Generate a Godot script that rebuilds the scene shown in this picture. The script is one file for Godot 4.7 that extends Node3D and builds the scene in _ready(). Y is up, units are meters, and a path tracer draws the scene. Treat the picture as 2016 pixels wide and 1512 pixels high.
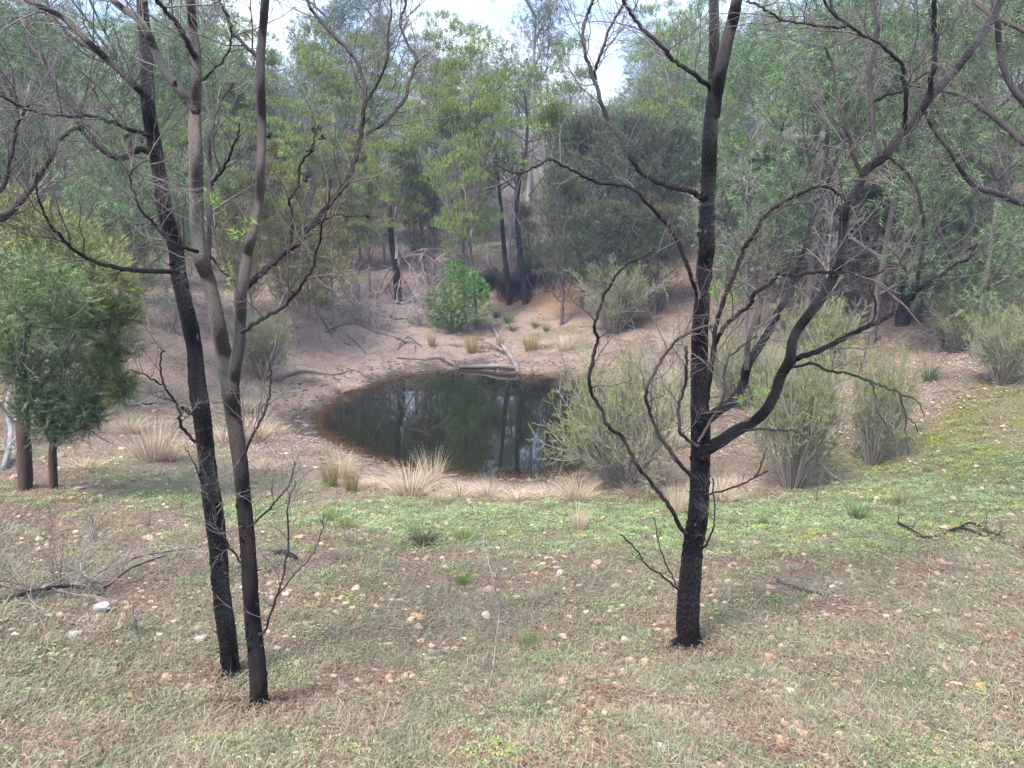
extends Node3D

const EYE := 4.3
const PITCH := 0.20944
const FOCAL := 1516.0
const WATER := Color(0.011, 0.008, 0.005)

class Geo:
	var v := PackedVector3Array()
	var n := PackedVector3Array()
	var uv := PackedVector2Array()
	var c := PackedColorArray()
	var i := PackedInt32Array()
	func tri(a: Vector3, b: Vector3, d: Vector3, ca: Color, cd: Color) -> void:
		var k := v.size()
		v.append(a); v.append(b); v.append(d)
		c.append(ca); c.append(ca); c.append(cd)
		i.append(k); i.append(k + 1); i.append(k + 2)
	func kite(p: Vector3, d: Vector3, s: Vector3, l: float, w: float, ca: Color, cb: Color) -> void:
		var k := v.size()
		var m := p + d * (l * 0.5)
		var h := s * (w * 0.5)
		v.append(p); v.append(m - h); v.append(p + d * l); v.append(m + h)
		c.append(ca); c.append(ca); c.append(cb); c.append(ca)
		i.append(k); i.append(k + 1); i.append(k + 2); i.append(k); i.append(k + 2); i.append(k + 3)
	func mesh() -> ArrayMesh:
		var a := []
		a.resize(Mesh.ARRAY_MAX)
		a[Mesh.ARRAY_VERTEX] = v
		if n.size() == v.size():
			a[Mesh.ARRAY_NORMAL] = n
		if uv.size() == v.size():
			a[Mesh.ARRAY_TEX_UV] = uv
		a[Mesh.ARRAY_COLOR] = c
		a[Mesh.ARRAY_INDEX] = i
		var m := ArrayMesh.new()
		if v.size():
			m.add_surface_from_arrays(Mesh.PRIMITIVE_TRIANGLES, a)
		return m

var M := {}
var used := {}
var noise := FastNoiseLite.new()
var fine := FastNoiseLite.new()
# ground grid
var NX := 340
var NZ := 380
var hgt := PackedFloat32Array()
var tx := PackedFloat32Array()
var tz := PackedFloat32Array()
var tw := PackedFloat32Array()

func _ready() -> void:
	var cam := Camera3D.new()
	cam.name = "camera"
	cam.fov = 53.1
	cam.near = 0.05
	cam.far = 1200.0
	cam.position = Vector3(0, EYE, 0)
	cam.rotation = Vector3(-PITCH, 0, 0)
	add_child(cam)
	cam.current = true
	noise.seed = 7
	noise.frequency = 0.35
	noise.fractal_octaves = 4
	fine.seed = 11
	fine.frequency = 2.2
	fine.fractal_octaves = 3
	var e := Environment.new()
	e.background_mode = Environment.BG_SKY
	e.sky = Sky.new()
	e.sky.sky_material = make_sky()
	e.tonemap_mode = Environment.TONE_MAPPER_LINEAR
	e.tonemap_exposure = 3.5
	e.background_energy_multiplier = 1.0
	e.fog_enabled = true
	e.fog_density = 0.0013
	e.fog_light_color = Color(0.78, 0.86, 1.0)
	e.sdfgi_enabled = true
	e.ssao_enabled = true
	e.ssil_enabled = true
	var we := WorldEnvironment.new()
	we.name = "world_environment"
	we.environment = e
	add_child(we)
	var sun := DirectionalLight3D.new()
	sun.name = "sun"
	sun.light_energy = 0.9
	sun.light_angular_distance = 16.0
	sun.light_color = Color(1.0, 0.99, 0.98)
	sun.rotation_degrees = Vector3(-56, -38, 0)
	sun.shadow_enabled = true
	add_child(sun)
	make_materials()
	build_heights()
	build_ground()
	build_pond()
	build_ledge()
	build_back_trees()
	build_shrubs()
	build_left_bush()
	build_front_trees()
	build_edge_trees()
	build_fallen()
	build_tussocks()
	build_stones()
	build_cover()

func make_sky() -> PanoramaSkyMaterial:
	var w := 768
	var h := 384
	var im := Image.create_empty(w, h, false, Image.FORMAT_RGBF)
	var f := FastNoiseLite.new()
	f.seed = 5
	f.frequency = 1.7
	f.fractal_octaves = 5
	for y in h:
		var el := PI * (0.5 - (y + 0.5) / h)
		for x in w:
			var az := TAU * (x + 0.5) / w
			var d := Vector3(cos(el) * cos(az), sin(el), cos(el) * sin(az))
			var q := d / (absf(d.y) + 0.32)
			var k := smoothstep(-0.28, 0.30, f.get_noise_3d(q.x, q.y * 0.4, q.z))
			var lift := 1.25 * (1.0 + 2.0 * clampf(sin(el), 0.0, 1.0)) / 3.0  # an overcast sky is thrice as bright overhead
			var col := Color(0.38, 0.50, 0.76).lerp(Color(0.78, 0.89, 1.0), k) * lift
			im.set_pixel(x, y, col)
	var m := PanoramaSkyMaterial.new()
	m.panorama = ImageTexture.create_from_image(im)
	return m

# ---------------------------------------------------------------- materials
func ramp(stops: Array) -> Gradient:
	var g := Gradient.new()
	var o := PackedFloat32Array()
	var c := PackedColorArray()
	for s in stops:
		o.append(s[0])
		c.append(s[1])
	g.offsets = o
	g.colors = c
	return g

func noise_tex(size: int, freq: float, oct: int, seed_: int, stops: Array, kind := FastNoiseLite.TYPE_SIMPLEX_SMOOTH) -> NoiseTexture2D:
	var f := FastNoiseLite.new()
	f.noise_type = kind
	f.frequency = freq
	f.fractal_octaves = oct
	f.seed = seed_
	var t := NoiseTexture2D.new()
	t.width = size
	t.height = size
	t.seamless = true
	t.noise = f
	if stops.size():
		t.color_ramp = ramp(stops)
	return t

func gray(x: float) -> Color:
	return Color(x, x, x)

func plain(rough: float, back := 0.0) -> StandardMaterial3D:
	var m := StandardMaterial3D.new()
	m.vertex_color_use_as_albedo = true
	m.roughness = rough
	m.metallic_specular = 0.35
	m.cull_mode = BaseMaterial3D.CULL_DISABLED
	if back > 0.0:
		m.backlight_enabled = true
		m.backlight = gray(back)
	return m

func make_materials() -> void:
	M.leaf = plain(0.55, 0.45)
	M.dry = plain(0.75, 0.25)
	M.twig = plain(0.8)
	var g := plain(0.95)
	g.albedo_texture = noise_tex(1024, 0.035, 6, 3, [[0.0, Color(0.62, 0.58, 0.56)], [0.45, Color(0.82, 0.79, 0.78)], [0.7, Color(0.93, 0.92, 0.9)], [1.0, Color(1, 1, 1)]])
	g.heightmap_enabled = true
	g.heightmap_texture = noise_tex(1024, 0.05, 6, 9, [])
	g.heightmap_scale = 5.0
	M.ground = g
	var char_ := plain(0.5)
	char_.albedo_texture = noise_tex(512, 0.03, 5, 21, [[0.0, gray(0.15)], [0.42, gray(0.45)], [0.6, gray(0.8)], [1.0, Color(1, 0.97, 0.95)]])
	char_.roughness = 1.0
	char_.roughness_texture = noise_tex(512, 0.05, 3, 22, [[0.0, gray(0.85)], [0.45, gray(0.6)], [0.62, gray(0.22)], [1.0, gray(0.12)]])
	char_.heightmap_enabled = true
	char_.heightmap_texture = noise_tex(512, 0.035, 6, 23, [], FastNoiseLite.TYPE_CELLULAR)
	char_.heightmap_scale = 3.5
	char_.uv1_scale = Vector3(3, 1, 1)
	M.char = char_
	var bark := plain(0.85)
	bark.albedo_texture = noise_tex(512, 0.03, 5, 31, [[0.0, gray(0.5)], [0.45, gray(0.78)], [0.72, gray(0.88)], [0.8, Color(1, 1, 0.98)], [1.0, Color(1, 1, 1)]])
	bark.heightmap_enabled = true
	bark.heightmap_texture = noise_tex(512, 0.04, 5, 33, [])
	bark.heightmap_scale = 1.8
	bark.uv1_scale = Vector3(1, 3.5, 1)
	M.bark = bark
	var stone := plain(0.8)
	stone.albedo_texture = noise_tex(512, 0.02, 5, 41, [[0.0, gray(0.6)], [0.5, gray(0.85)], [1.0, Color(1, 1, 1)]])
	stone.uv1_triplanar = true
	stone.uv1_scale = Vector3(4, 4, 4)
	M.stone = stone
	var wat := plain(0.02)
	wat.metallic_specular = 0.37
	wat.normal_enabled = true
	wat.normal_texture = noise_tex(512, 0.02, 3, 51, [])
	(wat.normal_texture as NoiseTexture2D).as_normal_map = true
	(wat.normal_texture as NoiseTexture2D).bump_strength = 1.0
	wat.normal_scale = 0.035
	M.water = wat

# ---------------------------------------------------------------- scene helpers
func numbered(called: String) -> String:
	var k: int = used.get(called, 0)
	used[called] = k + 1
	return called if k == 0 else "%s_%03d" % [called, k]

func tag(o: Node3D, label: String, category: String, group := "") -> Node3D:
	o.set_meta("label", label)
	o.set_meta("category", category)
	if group:
		o.set_meta("group", group)
	return o

func thing(called: String, label: String, category: String, at := Vector3.ZERO, group := "") -> Node3D:
	var o := Node3D.new()
	o.name = numbered(called)
	o.position = at
	add_child(o)
	return tag(o, label, category, group)

func part(called: String, m: Mesh, mat: Material, parent: Node, stuff := false) -> MeshInstance3D:
	var o := MeshInstance3D.new()
	o.name = called if parent != self else numbered(called)
	o.mesh = m
	o.material_override = mat
	parent.add_child(o, true)
	if stuff:
		o.set_meta("kind", "stuff")
	return o

func rand(s: int) -> RandomNumberGenerator:
	var r := RandomNumberGenerator.new()
	r.seed = s
	return r

func unit(r: RandomNumberGenerator) -> Vector3:
	var z := r.randf_range(-1, 1)
	var a := r.randf() * TAU
	var q := sqrt(1.0 - z * z)
	return Vector3(q * cos(a), z, q * sin(a))

func across(d: Vector3) -> Vector3:
	var a := d.cross(Vector3.UP)
	if a.length_squared() < 0.01:
		a = d.cross(Vector3.RIGHT)
	return a.normalized()

# a place in the photograph at a distance ahead of the camera
func at(px: float, py: float, z: float) -> Vector3:
	var xn := (px - 1008.0) / FOCAL
	var yn := (756.0 - py) / FOCAL
	var up := yn * cos(PITCH) - sin(PITCH)
	var t := z / (cos(PITCH) + yn * sin(PITCH))
	return Vector3(xn * t, EYE + up * t, -z)

# where that line of sight meets the ground
func on_ground(px: float, py: float) -> Vector3:
	var z := 2.0
	var step := 0.3
	while z < 140.0:
		var p := at(px, py, z)
		if p.y <= ground(p.x, z):
			break
		z += step
		step = 0.1 + z * 0.015
	var a := z - step
	for k in 12:
		var m := (a + z) * 0.5
		var p := at(px, py, m)
		if p.y <= ground(p.x, m):
			z = m
		else:
			a = m
	var q := at(px, py, z)
	q.y = ground(q.x, z)
	return q

# ---------------------------------------------------------------- curves and tubes
func spline(pts: PackedVector3Array, per: int) -> PackedVector3Array:
	var out := PackedVector3Array()
	var n := pts.size()
	for k in n - 1:
		var a := pts[maxi(k - 1, 0)]
		var b := pts[k]
		var c := pts[k + 1]
		var d := pts[mini(k + 2, n - 1)]
		for s in per:
			out.append(b.cubic_interpolate(c, a, d, float(s) / per))
	out.append(pts[n - 1])
	return out

func tube(g: Geo, pts: PackedVector3Array, rad: PackedFloat32Array, sides: int, cols: PackedColorArray, rough := 0.0) -> void:
	var n := pts.size()
	if n < 2:
		return
	var t := (pts[1] - pts[0]).normalized()
	var u := across(t)
	var first := g.v.size()
	var along := 0.0
	var per := TAU * maxf(rad[0], 0.004)
	for k in n:
		if k > 0:
			along += pts[k].distance_to(pts[k - 1])
		var t2 := (pts[mini(k + 1, n - 1)] - pts[maxi(k - 1, 0)]).normalized()
		u = (u - t2 * u.dot(t2)).normalized()
		var w := t2.cross(u)
		var cc := cols[mini(k, cols.size() - 1)]
		for s in sides + 1:
			var a := TAU * float(s % sides) / sides
			var d := u * cos(a) + w * sin(a)
			var r := rad[k]
			if rough > 0.0:
				var q := pts[k] + d * r
				r *= 1.0 + rough * (fine.get_noise_3d(q.x * 9.0, q.y * 2.6, q.z * 9.0) + 0.9 * noise.get_noise_3d(q.x * 9.0, q.y * 6.0, q.z * 9.0))
			g.v.append(pts[k] + d * r)
			g.n.append(d)
			g.uv.append(Vector2(float(s) / sides, along / per))
			if rough > 0.0:
				var cv := 1.0 + 0.9 * noise.get_noise_3d(d.x + pts[k].x * 3.0, pts[k].y * 5.0, d.z + pts[k].z * 3.0)
				var c2 := Color(cc.r * cv * (1.0 + 0.25 * (cv - 1.0)), cc.g * cv, cc.b * cv)
				if cc.r < 0.04:
					c2 = c2.lerp(Color(0.065, 0.036, 0.025), 0.75 * smoothstep(0.08, 0.4, fine.get_noise_3d(d.x * 0.9 + pts[k].x, pts[k].y * 1.1, d.z * 0.9 + pts[k].z)))
				g.c.append(c2)
			else:
				g.c.append(cc)
	var row := sides + 1
	for k in n - 1:
		for s in sides:
			var p := first + k * row + s
			g.i.append(p); g.i.append(p + row + 1); g.i.append(p + 1)
			g.i.append(p); g.i.append(p + row); g.i.append(p + row + 1)
	# close both ends
	var foot := g.v.size()
	g.v.append(pts[0])
	g.n.append((pts[0] - pts[1]).normalized())
	g.uv.append(Vector2(0.5, 0))
	g.c.append(cols[0])
	for s in sides:
		g.i.append(foot); g.i.append(first + s); g.i.append(first + s + 1)
	var tip := g.v.size()
	g.v.append(pts[n - 1] + t * 0.0)
	g.n.append((pts[n - 1] - pts[n - 2]).normalized())
	g.uv.append(Vector2(0.5, along / per))
	g.c.append(cols[cols.size() - 1])
	for s in sides:
		var p := first + (n - 1) * row + s
		g.i.append(p); g.i.append(tip); g.i.append(p + 1)

func taper(n: int, a: float, b: float) -> PackedFloat32Array:
	var o := PackedFloat32Array()
	for k in n:
		o.append(lerpf(a, b, float(k) / (n - 1)))
	return o

# a wandering stem; returns its points
func stem(g: Geo, r: RandomNumberGenerator, p: Vector3, d: Vector3, l: float, r0: float, r1: float, segs: int, sides: int, wob: float, up: float, ca: Color, cb: Color) -> PackedVector3Array:
	var pts := PackedVector3Array([p])
	var cols := PackedColorArray([ca])
	var q := p
	for k in segs:
		d = (d + unit(r) * wob + Vector3.UP * up).normalized()
		q += d * (l / segs)
		pts.append(q)
		cols.append(ca.lerp(cb, float(k + 1) / segs))
	tube(g, pts, taper(segs + 1, r0, r1), sides, cols)
	return pts

# a dead twig that forks and forks again
func twig(g: Geo, r: RandomNumberGenerator, p: Vector3, d: Vector3, l: float, rad: float, level: int, up: float, ca: Color, cb: Color) -> void:
	var segs := 5 if level > 0 else 4
	var pts := stem(g, r, p, d, l, rad, rad * 0.45, segs, 4 if level > 1 else 3, 0.32, up, ca, ca.lerp(cb, 0.5))
	if level <= 0:
		return
	var kids := r.randi_range(2, 4)
	for k in kids:
		var j := clampi(int(lerpf(1, segs, (k + r.randf()) / kids)), 1, segs)
		var t := (pts[j] - pts[j - 1]).normalized()
		var s := (across(t).rotated(t, r.randf() * TAU))
		var nd := (t * r.randf_range(0.6, 1.0) + s * r.randf_range(0.5, 1.0)).normalized()
		twig(g, r, pts[j], nd, l * r.randf_range(0.4, 0.72), rad * 0.55, level - 1, up, ca.lerp(cb, 0.35), cb)

# needles or leaves round a short shoot
func spray(g: Geo, r: RandomNumberGenerator, p: Vector3, d: Vector3, l: float, n: int, nl: float, nw: float, ang: float, ca: Color, cb: Color) -> void:
	var u := across(d)
	var w := d.cross(u)
	var a := r.randf() * TAU
	var ca_ := cos(ang)
	var sa := sin(ang)
	for k in n:
		var t := (k + 0.5) / n
		a += 2.4 + r.randf_range(-0.3, 0.3)
		var o := u * cos(a) + w * sin(a)
		var q := d * ca_ + o * sa
		var s := q.cross(o.rotated(q, r.randf() * 2.0)).normalized() * (nw * 0.5)
		var b := p + d * (l * t)
		var c := ca.lerp(cb, t) * r.randf_range(0.75, 1.25)
		c.a = 1.0
		g.tri(b - s, b + s, b + q * (nl * r.randf_range(0.7, 1.2)), c, c)

func leaves(g: Geo, r: RandomNumberGenerator, p: Vector3, d: Vector3, l: float, n: int, nl: float, nw: float, ang: float, ca: Color, cb: Color, hang := 0.0) -> void:
	var u := across(d)
	var w := d.cross(u)
	var a := r.randf() * TAU
	for k in n:
		var t := (k + 0.5) / n
		a += 2.4
		var o := u * cos(a) + w * sin(a)
		var q := (d * cos(ang) + o * sin(ang) + Vector3.DOWN * hang).normalized()
		var s := across(q).rotated(q, r.randf() * PI)
		var c := ca.lerp(cb, r.randf()) * r.randf_range(0.8, 1.2)
		c.a = 1.0
		g.kite(p + d * (l * t), q, s, nl * r.randf_range(0.7, 1.2), nw, c, c)

# ---------------------------------------------------------------- the lie of the land
var mx := PackedFloat32Array()
var mz := PackedFloat32Array()
var mh := PackedFloat32Array()

func mark(px: float, py: float, z: float) -> void:
	var p := at(px, py, z)
	mx.append(p.x); mz.append(z); mh.append(p.y)

func spot(x: float, z: float, h: float) -> void:
	mx.append(x); mz.append(z); mh.append(h)

# a point of the water's edge seen at that pixel
func shore(px: float, py: float) -> Vector2:
	var yn := (756.0 - py) / FOCAL
	var up := yn * cos(PITCH) - sin(PITCH)
	var t := -EYE / up
	return Vector2((px - 1008.0) / FOCAL * t, (cos(PITCH) + yn * sin(PITCH)) * t)

func phi(a: float, b: float) -> float:
	var r := a * a + b * b
	return 0.0 if r < 1e-9 else 0.5 * r * log(r)

var rim := PackedVector2Array()

# metres from the water's edge, less than nothing on the water
func from_shore(p: Vector2) -> float:
	var d := 1e9
	var n := rim.size()
	for k in n:
		d = minf(d, p.distance_to(Geometry2D.get_closest_point_to_segment(p, rim[k], rim[(k + 1) % n])))
	return -d if Geometry2D.is_point_in_polygon(p, rim) else d

func build_heights() -> void:
	var loop := PackedVector3Array()
	for q in [[609, 820], [640, 868], [690, 892], [760, 917], [900, 940], [1010, 946], [1120, 938], [1190, 908], [1225, 850], [1200, 790], [1140, 750], [1020, 735], [900, 727], [780, 739], [690, 770], [640, 795]]:
		var s := shore(q[0], q[1])
		spot(s.x, s.y, 0.03)
		loop.append(Vector3(s.x, 0, s.y))
	loop.append(loop[0])
	for q in spline(loop, 5):
		rim.append(Vector2(q.x, q.z))
	for q in [[800, 830], [1000, 850], [950, 780], [1080, 800]]:
		var s := shore(q[0], q[1])
		spot(s.x, s.y, -0.9)
	mark(1008, 1512, 3.0); mark(0, 1512, 2.9); mark(2016, 1512, 3.0)
	mark(508, 1394, 4.05); mark(1360, 1277, 5.05); mark(200, 1200, 5.5); mark(900, 1130, 7.0); mark(1000, 1010, 9.6)
	mark(700, 975, 10.7); mark(1000, 968, 11.2); mark(1250, 960, 11.5)
	mark(540, 850, 15.2); mark(300, 920, 11.4); mark(60, 960, 9.4); mark(250, 700, 17.0); mark(550, 650, 22.5); mark(640, 560, 27.0); mark(300, 620, 20.0)
	mark(900, 690, 24.4); mark(1000, 650, 26.5); mark(1030, 600, 28.5); mark(785, 600, 27.0); mark(1000, 510, 33.0); mark(850, 490, 34.0); mark(1200, 640, 25.0); mark(1100, 560, 29.0)
	mark(1300, 760, 18.0); mark(1330, 1000, 10.2); mark(1560, 965, 11.2); mark(1712, 912, 12.2); mark(1972, 755, 13.6); mark(1830, 745, 14.8); mark(1885, 690, 16.8)
	mark(1700, 700, 18.2); mark(1780, 600, 21.5); mark(2000, 500, 23.0); mark(2010, 1000, 8.6); mark(1900, 1050, 7.8)
	spot(0, 0, 2.7); spot(-6, 0, 2.75); spot(6, 0, 2.8); spot(0, -12, 2.9); spot(-18, 0, 3.0); spot(18, 0, 3.4)
	spot(-9, 8, 1.35); spot(-16, 12, 2.5); spot(-26, 22, 4.6); spot(20, 14, 3.4); spot(30, 24, 6.2)
	spot(-36, 40, 6.4); spot(0, 46, 4.8); spot(38, 42, 8.2); spot(0, 70, 9.6); spot(-60, 80, 15); spot(62, 80, 17); spot(0, 120, 18); spot(-90, 30, 10); spot(90, 30, 13)
	solve_plate()
	for k in NX:
		tx.append(6.0 * sinh((k / (NX - 1.0) * 2.0 - 1.0) * 4.2))
	var z0 := asinh(-29.0 / 8.0)
	var z1 := asinh(251.0 / 8.0)
	for k in NZ:
		tz.append(9.0 + 8.0 * sinh(lerpf(z0, z1, k / (NZ - 1.0))))
	hgt.resize(NX * NZ)
	var m := mx.size()
	for j in NZ:
		var z := tz[j]
		for i in NX:
			var x := tx[i]
			var h := tw[m] + tw[m + 1] * x + tw[m + 2] * z
			var far := smoothstep(70.0, 150.0, sqrt(x * x + z * z))
			if far < 1.0:
				for k in m:
					var a := x - mx[k]
					var b := z - mz[k]
					var r := a * a + b * b
					if r > 1e-9:
						h += tw[k] * 0.5 * r * log(r)
			h = lerpf(h, 20.0 + 3.0 * noise.get_noise_2d(x * 0.03, z * 0.03), far)
			var calm := 0.35 + 0.65 * smoothstep(0.0, 0.35, h)
			h += calm * (0.05 * noise.get_noise_2d(x * 2.2, z * 2.2) + 0.02 * fine.get_noise_2d(x * 1.5, z * 1.5))
			if x > -9.0 and x < 6.0 and z > 10.0 and z < 27.0:
				var d := from_shore(Vector2(x, z)) + 0.10 * fine.get_noise_2d(x * 1.3, z * 1.3) + 0.06 * noise.get_noise_2d(x * 5.0, z * 5.0)
				if d < 0.0:
					h = minf(h, maxf(-0.03 + 0.35 * d, -0.9))
				else:
					h = maxf(h, 0.012 + 0.06 * minf(d, 1.0))
			# the washed-out bank under the two thin trees
			var bx := (x - (0.3 + 0.02 * (z - 29.0))) / 1.6
			var bz := (z - 30.2 - 0.3 * noise.get_noise_2d(x * 3.0, 4.0)) / 0.9
			if absf(bx) < 1.6 and z > 25.0 and z < 38.0:
				var cut := smoothstep(1.5, 0.8, absf(bx))
				h += cut * (0.55 * smoothstep(-0.2, 0.5, bz) - 0.55 * smoothstep(-3.0, -0.3, bz) * smoothstep(0.5, -0.2, bz)) * smoothstep(7.0, 2.0, bz)
			hgt[j * NX + i] = h

func solve_plate() -> void:
	var m := mx.size()
	var n := m + 3
	var a := []
	for i in n:
		var row := PackedFloat64Array()
		row.resize(n + 1)
		a.append(row)
	for i in m:
		for j in m:
			a[i][j] = phi(mx[i] - mx[j], mz[i] - mz[j])
		a[i][i] = 0.02
		a[i][m] = 1.0; a[i][m + 1] = mx[i]; a[i][m + 2] = mz[i]
		a[m][i] = 1.0; a[m + 1][i] = mx[i]; a[m + 2][i] = mz[i]
		a[i][n] = mh[i]
	for k in n:
		var best := k
		for i in range(k + 1, n):
			if absf(a[i][k]) > absf(a[best][k]):
				best = i
		var t: PackedFloat64Array = a[k]
		a[k] = a[best]
		a[best] = t
		var pk: PackedFloat64Array = a[k]
		for i in range(k + 1, n):
			var pi_: PackedFloat64Array = a[i]
			var f := pi_[k] / pk[k]
			if f != 0.0:
				for j in range(k, n + 1):
					pi_[j] -= f * pk[j]
				a[i] = pi_
	tw.resize(n)
	var sol := PackedFloat64Array()
	sol.resize(n)
	for k in range(n - 1, -1, -1):
		var s: float = a[k][n]
		for j in range(k + 1, n):
			s -= a[k][j] * sol[j]
		sol[k] = s / a[k][k]
	for k in n:
		tw[k] = sol[k]

func ground(x: float, z: float) -> float:
	var fi := (asinh(x / 6.0) / 4.2 + 1.0) * 0.5 * (NX - 1)
	var z0 := asinh(-29.0 / 8.0)
	var z1 := asinh(251.0 / 8.0)
	var fj := (asinh((z - 9.0) / 8.0) - z0) / (z1 - z0) * (NZ - 1)
	var i := clampi(int(fi), 0, NX - 2)
	var j := clampi(int(fj), 0, NZ - 2)
	var u := clampf((x - tx[i]) / (tx[i + 1] - tx[i]), 0, 1)
	var w := clampf((z - tz[j]) / (tz[j + 1] - tz[j]), 0, 1)
	var k := j * NX + i
	return lerpf(lerpf(hgt[k], hgt[k + 1], u), lerpf(hgt[k + NX], hgt[k + NX + 1], u), w)

func blob(x: float, z: float, cx: float, cz: float, rx: float, rz: float) -> float:
	var a := (x - cx) / rx
	var b := (z - cz) / rz
	return exp(-a * a - b * b)

# how much low green growth covers a place
func green(x: float, z: float) -> float:
	var g := 1.2 * blob(x, z, 0.8, 9.3, 5.0, 1.25) + 1.1 * blob(x, z, 5.8, 10.8, 3.0, 2.2) + 0.5 * blob(x, z, 3.0, 9.4, 3.0, 1.2) + 0.45 * blob(x, z, -5.2, 11.2, 2.5, 1.2) + 0.5 * blob(x, z, -4.8, 16.0, 2.5, 2.5)
	g += 0.45 * blob(x, z, 1.0, 24.5, 3.0, 2.0) + 0.5 * blob(x, z, 4.0, 18.0, 2.0, 4.0) + 0.6 * blob(x, z, 0.0, 34.0, 5.0, 3.0)
	g += 0.6 * noise.get_noise_2d(x * 2.1 + 9.0, z * 2.1) + 0.35 * fine.get_noise_2d(x * 0.8, z * 0.8 + 5.0) - 0.06
	return clampf(g, 0.0, 1.0) * smoothstep(0.16, 0.4, ground(x, z))

func moss(x: float, z: float) -> float:
	var g := 1.0 * blob(x, z, 8.0, 12.3, 2.0, 2.0) + 0.5 * blob(x, z, 4.6, 8.0, 2.5, 0.9) + 0.16 * smoothstep(4.6, 3.4, z)
	return clampf(g + 1.1 * noise.get_noise_2d(x * 3.1, z * 3.1 + 40.0) - 0.22, 0.0, 1.0)

func wet(x: float, z: float) -> float:
	var h := ground(x, z) + 0.10 * noise.get_noise_2d(x * 3.0, z * 3.0)
	return smoothstep(0.17, 0.05, h) if z > 11.0 and z < 27.0 else 0.0

func ground_color(x: float, z: float) -> Color:
	var a := noise.get_noise_2d(x * 1.3 + 20.0, z * 1.3)
	var b := fine.get_noise_2d(x * 1.2, z * 1.2)
	var c := Color(0.300, 0.225, 0.180).lerp(Color(0.150, 0.095, 0.070), clampf(0.55 + 1.3 * a + 0.7 * b, 0, 1))
	c = c.lerp(Color(0.20, 0.092, 0.052), 0.35 * smoothstep(0.1, 0.45, noise.get_noise_2d(x * 2.4 + 60.0, z * 2.4)) * smoothstep(9.0, 6.0, z))
	# dry straw on the banks of the pond
	var straw := clampf(0.9 * blob(x, z, -5.0, 15.5, 4.5, 6.0) + 0.7 * blob(x, z, -0.5, 11.6, 6.0, 0.8) + 0.8 * blob(x, z, -3.5, 20.5, 3.5, 4.0) + 0.6 * a, 0, 1)
	c = c.lerp(Color(0.47, 0.365, 0.295), straw * 0.7)
	# bare pinkish earth where little grows
	var bare := clampf(blob(x, z, -6.0, 21.0, 6.5, 6.5) + blob(x, z, -3.0, 28.0, 5.0, 4.0) + 0.7 * blob(x, z, 2.5, 25.0, 3.0, 3.0) + blob(x, z, 8.5, 18.0, 3.0, 4.0) + 0.5 * b, 0, 1)
	c = c.lerp(Color(0.56, 0.425, 0.37), bare * 0.85)
	var rust := clampf(1.5 * blob(x, z, 1.65, 28.3, 0.8, 1.6) + 1.1 * blob(x, z, 0.3, 29.6, 1.5, 0.9) + 0.3 * blob(x, z, 1.5, 25.5, 1.2, 2.0) + 0.5 * b - 0.2, 0, 1)
	c = c.lerp(Color(0.46, 0.24, 0.10), rust * 0.55)
	# leaf mould under the trees
	var mould := smoothstep(29.0, 38.0, z) * 0.75
	c = c.lerp(Color(0.13, 0.105, 0.085), mould * (1.0 - rust))
	c = c.lerp(Color(0.19, 0.245, 0.095), green(x, z) * 0.6)
	c = c.lerp(Color(0.20, 0.23, 0.03), moss(x, z) * 0.6)
	c = c.lerp(Color(0.075, 0.055, 0.045), wet(x, z) * 0.9)
	return c

func build_ground() -> void:
	var g := Geo.new()
	g.v.resize(NX * NZ); g.n.resize(NX * NZ); g.uv.resize(NX * NZ); g.c.resize(NX * NZ)
	for j in NZ:
		for i in NX:
			var k := j * NX + i
			var x := tx[i]
			var z := tz[j]
			g.v[k] = Vector3(x, hgt[k], -z)
			var i0 := maxi(i - 1, 0)
			var i1 := mini(i + 1, NX - 1)
			var j0 := maxi(j - 1, 0)
			var j1 := mini(j + 1, NZ - 1)
			var sx := (hgt[j * NX + i1] - hgt[j * NX + i0]) / (tx[i1] - tx[i0])
			var sz := (hgt[j1 * NX + i] - hgt[j0 * NX + i]) / (tz[j1] - tz[j0])
			g.n[k] = Vector3(-sx, 1, sz).normalized()
			g.uv[k] = Vector2(x, z) * 0.55
			g.c[k] = ground_color(x, z) if absf(x) < 60.0 and z < 90.0 else Color(0.13, 0.105, 0.085)
	for j in NZ - 1:
		for i in NX - 1:
			var k := j * NX + i
			g.i.append(k); g.i.append(k + NX); g.i.append(k + 1)
			g.i.append(k + 1); g.i.append(k + NX); g.i.append(k + NX + 1)
	var o := part("ground", g.mesh(), M.ground, self)
	o.set_meta("kind", "structure")
	tag(o, "bare earth, straw and green growth sloping down to the pond and up the hill", "ground")

func build_pond() -> void:
	var g := Geo.new()
	var nx := 90
	var nz := 100
	for j in nz:
		for i in nx:
			var x := lerpf(-7.5, 5.5, i / (nx - 1.0))
			var z := lerpf(11.0, 24.5, j / (nz - 1.0))
			var depth := -ground(x, z)
			g.v.append(Vector3(x, 0.0, -z))
			g.n.append(Vector3.UP)
			g.uv.append(Vector2(x, z) * 0.5)
			g.c.append(Color(0.050, 0.029, 0.015).lerp(WATER, smoothstep(0.0, 0.22, depth)))
	for j in nz - 1:
		for i in nx - 1:
			var k := j * nx + i
			var deep := minf(minf(hgt_at(g.v[k]), hgt_at(g.v[k + 1])), minf(hgt_at(g.v[k + nx]), hgt_at(g.v[k + nx + 1])))
			if deep < 0.03:
				g.i.append(k); g.i.append(k + nx); g.i.append(k + 1)
				g.i.append(k + 1); g.i.append(k + nx); g.i.append(k + nx + 1)
	var o := part("pond_water", g.mesh(), M.water, self)
	o.set_meta("kind", "structure")
	tag(o, "still dark brown water of the small farm pond mirroring the trees", "water")

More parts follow.
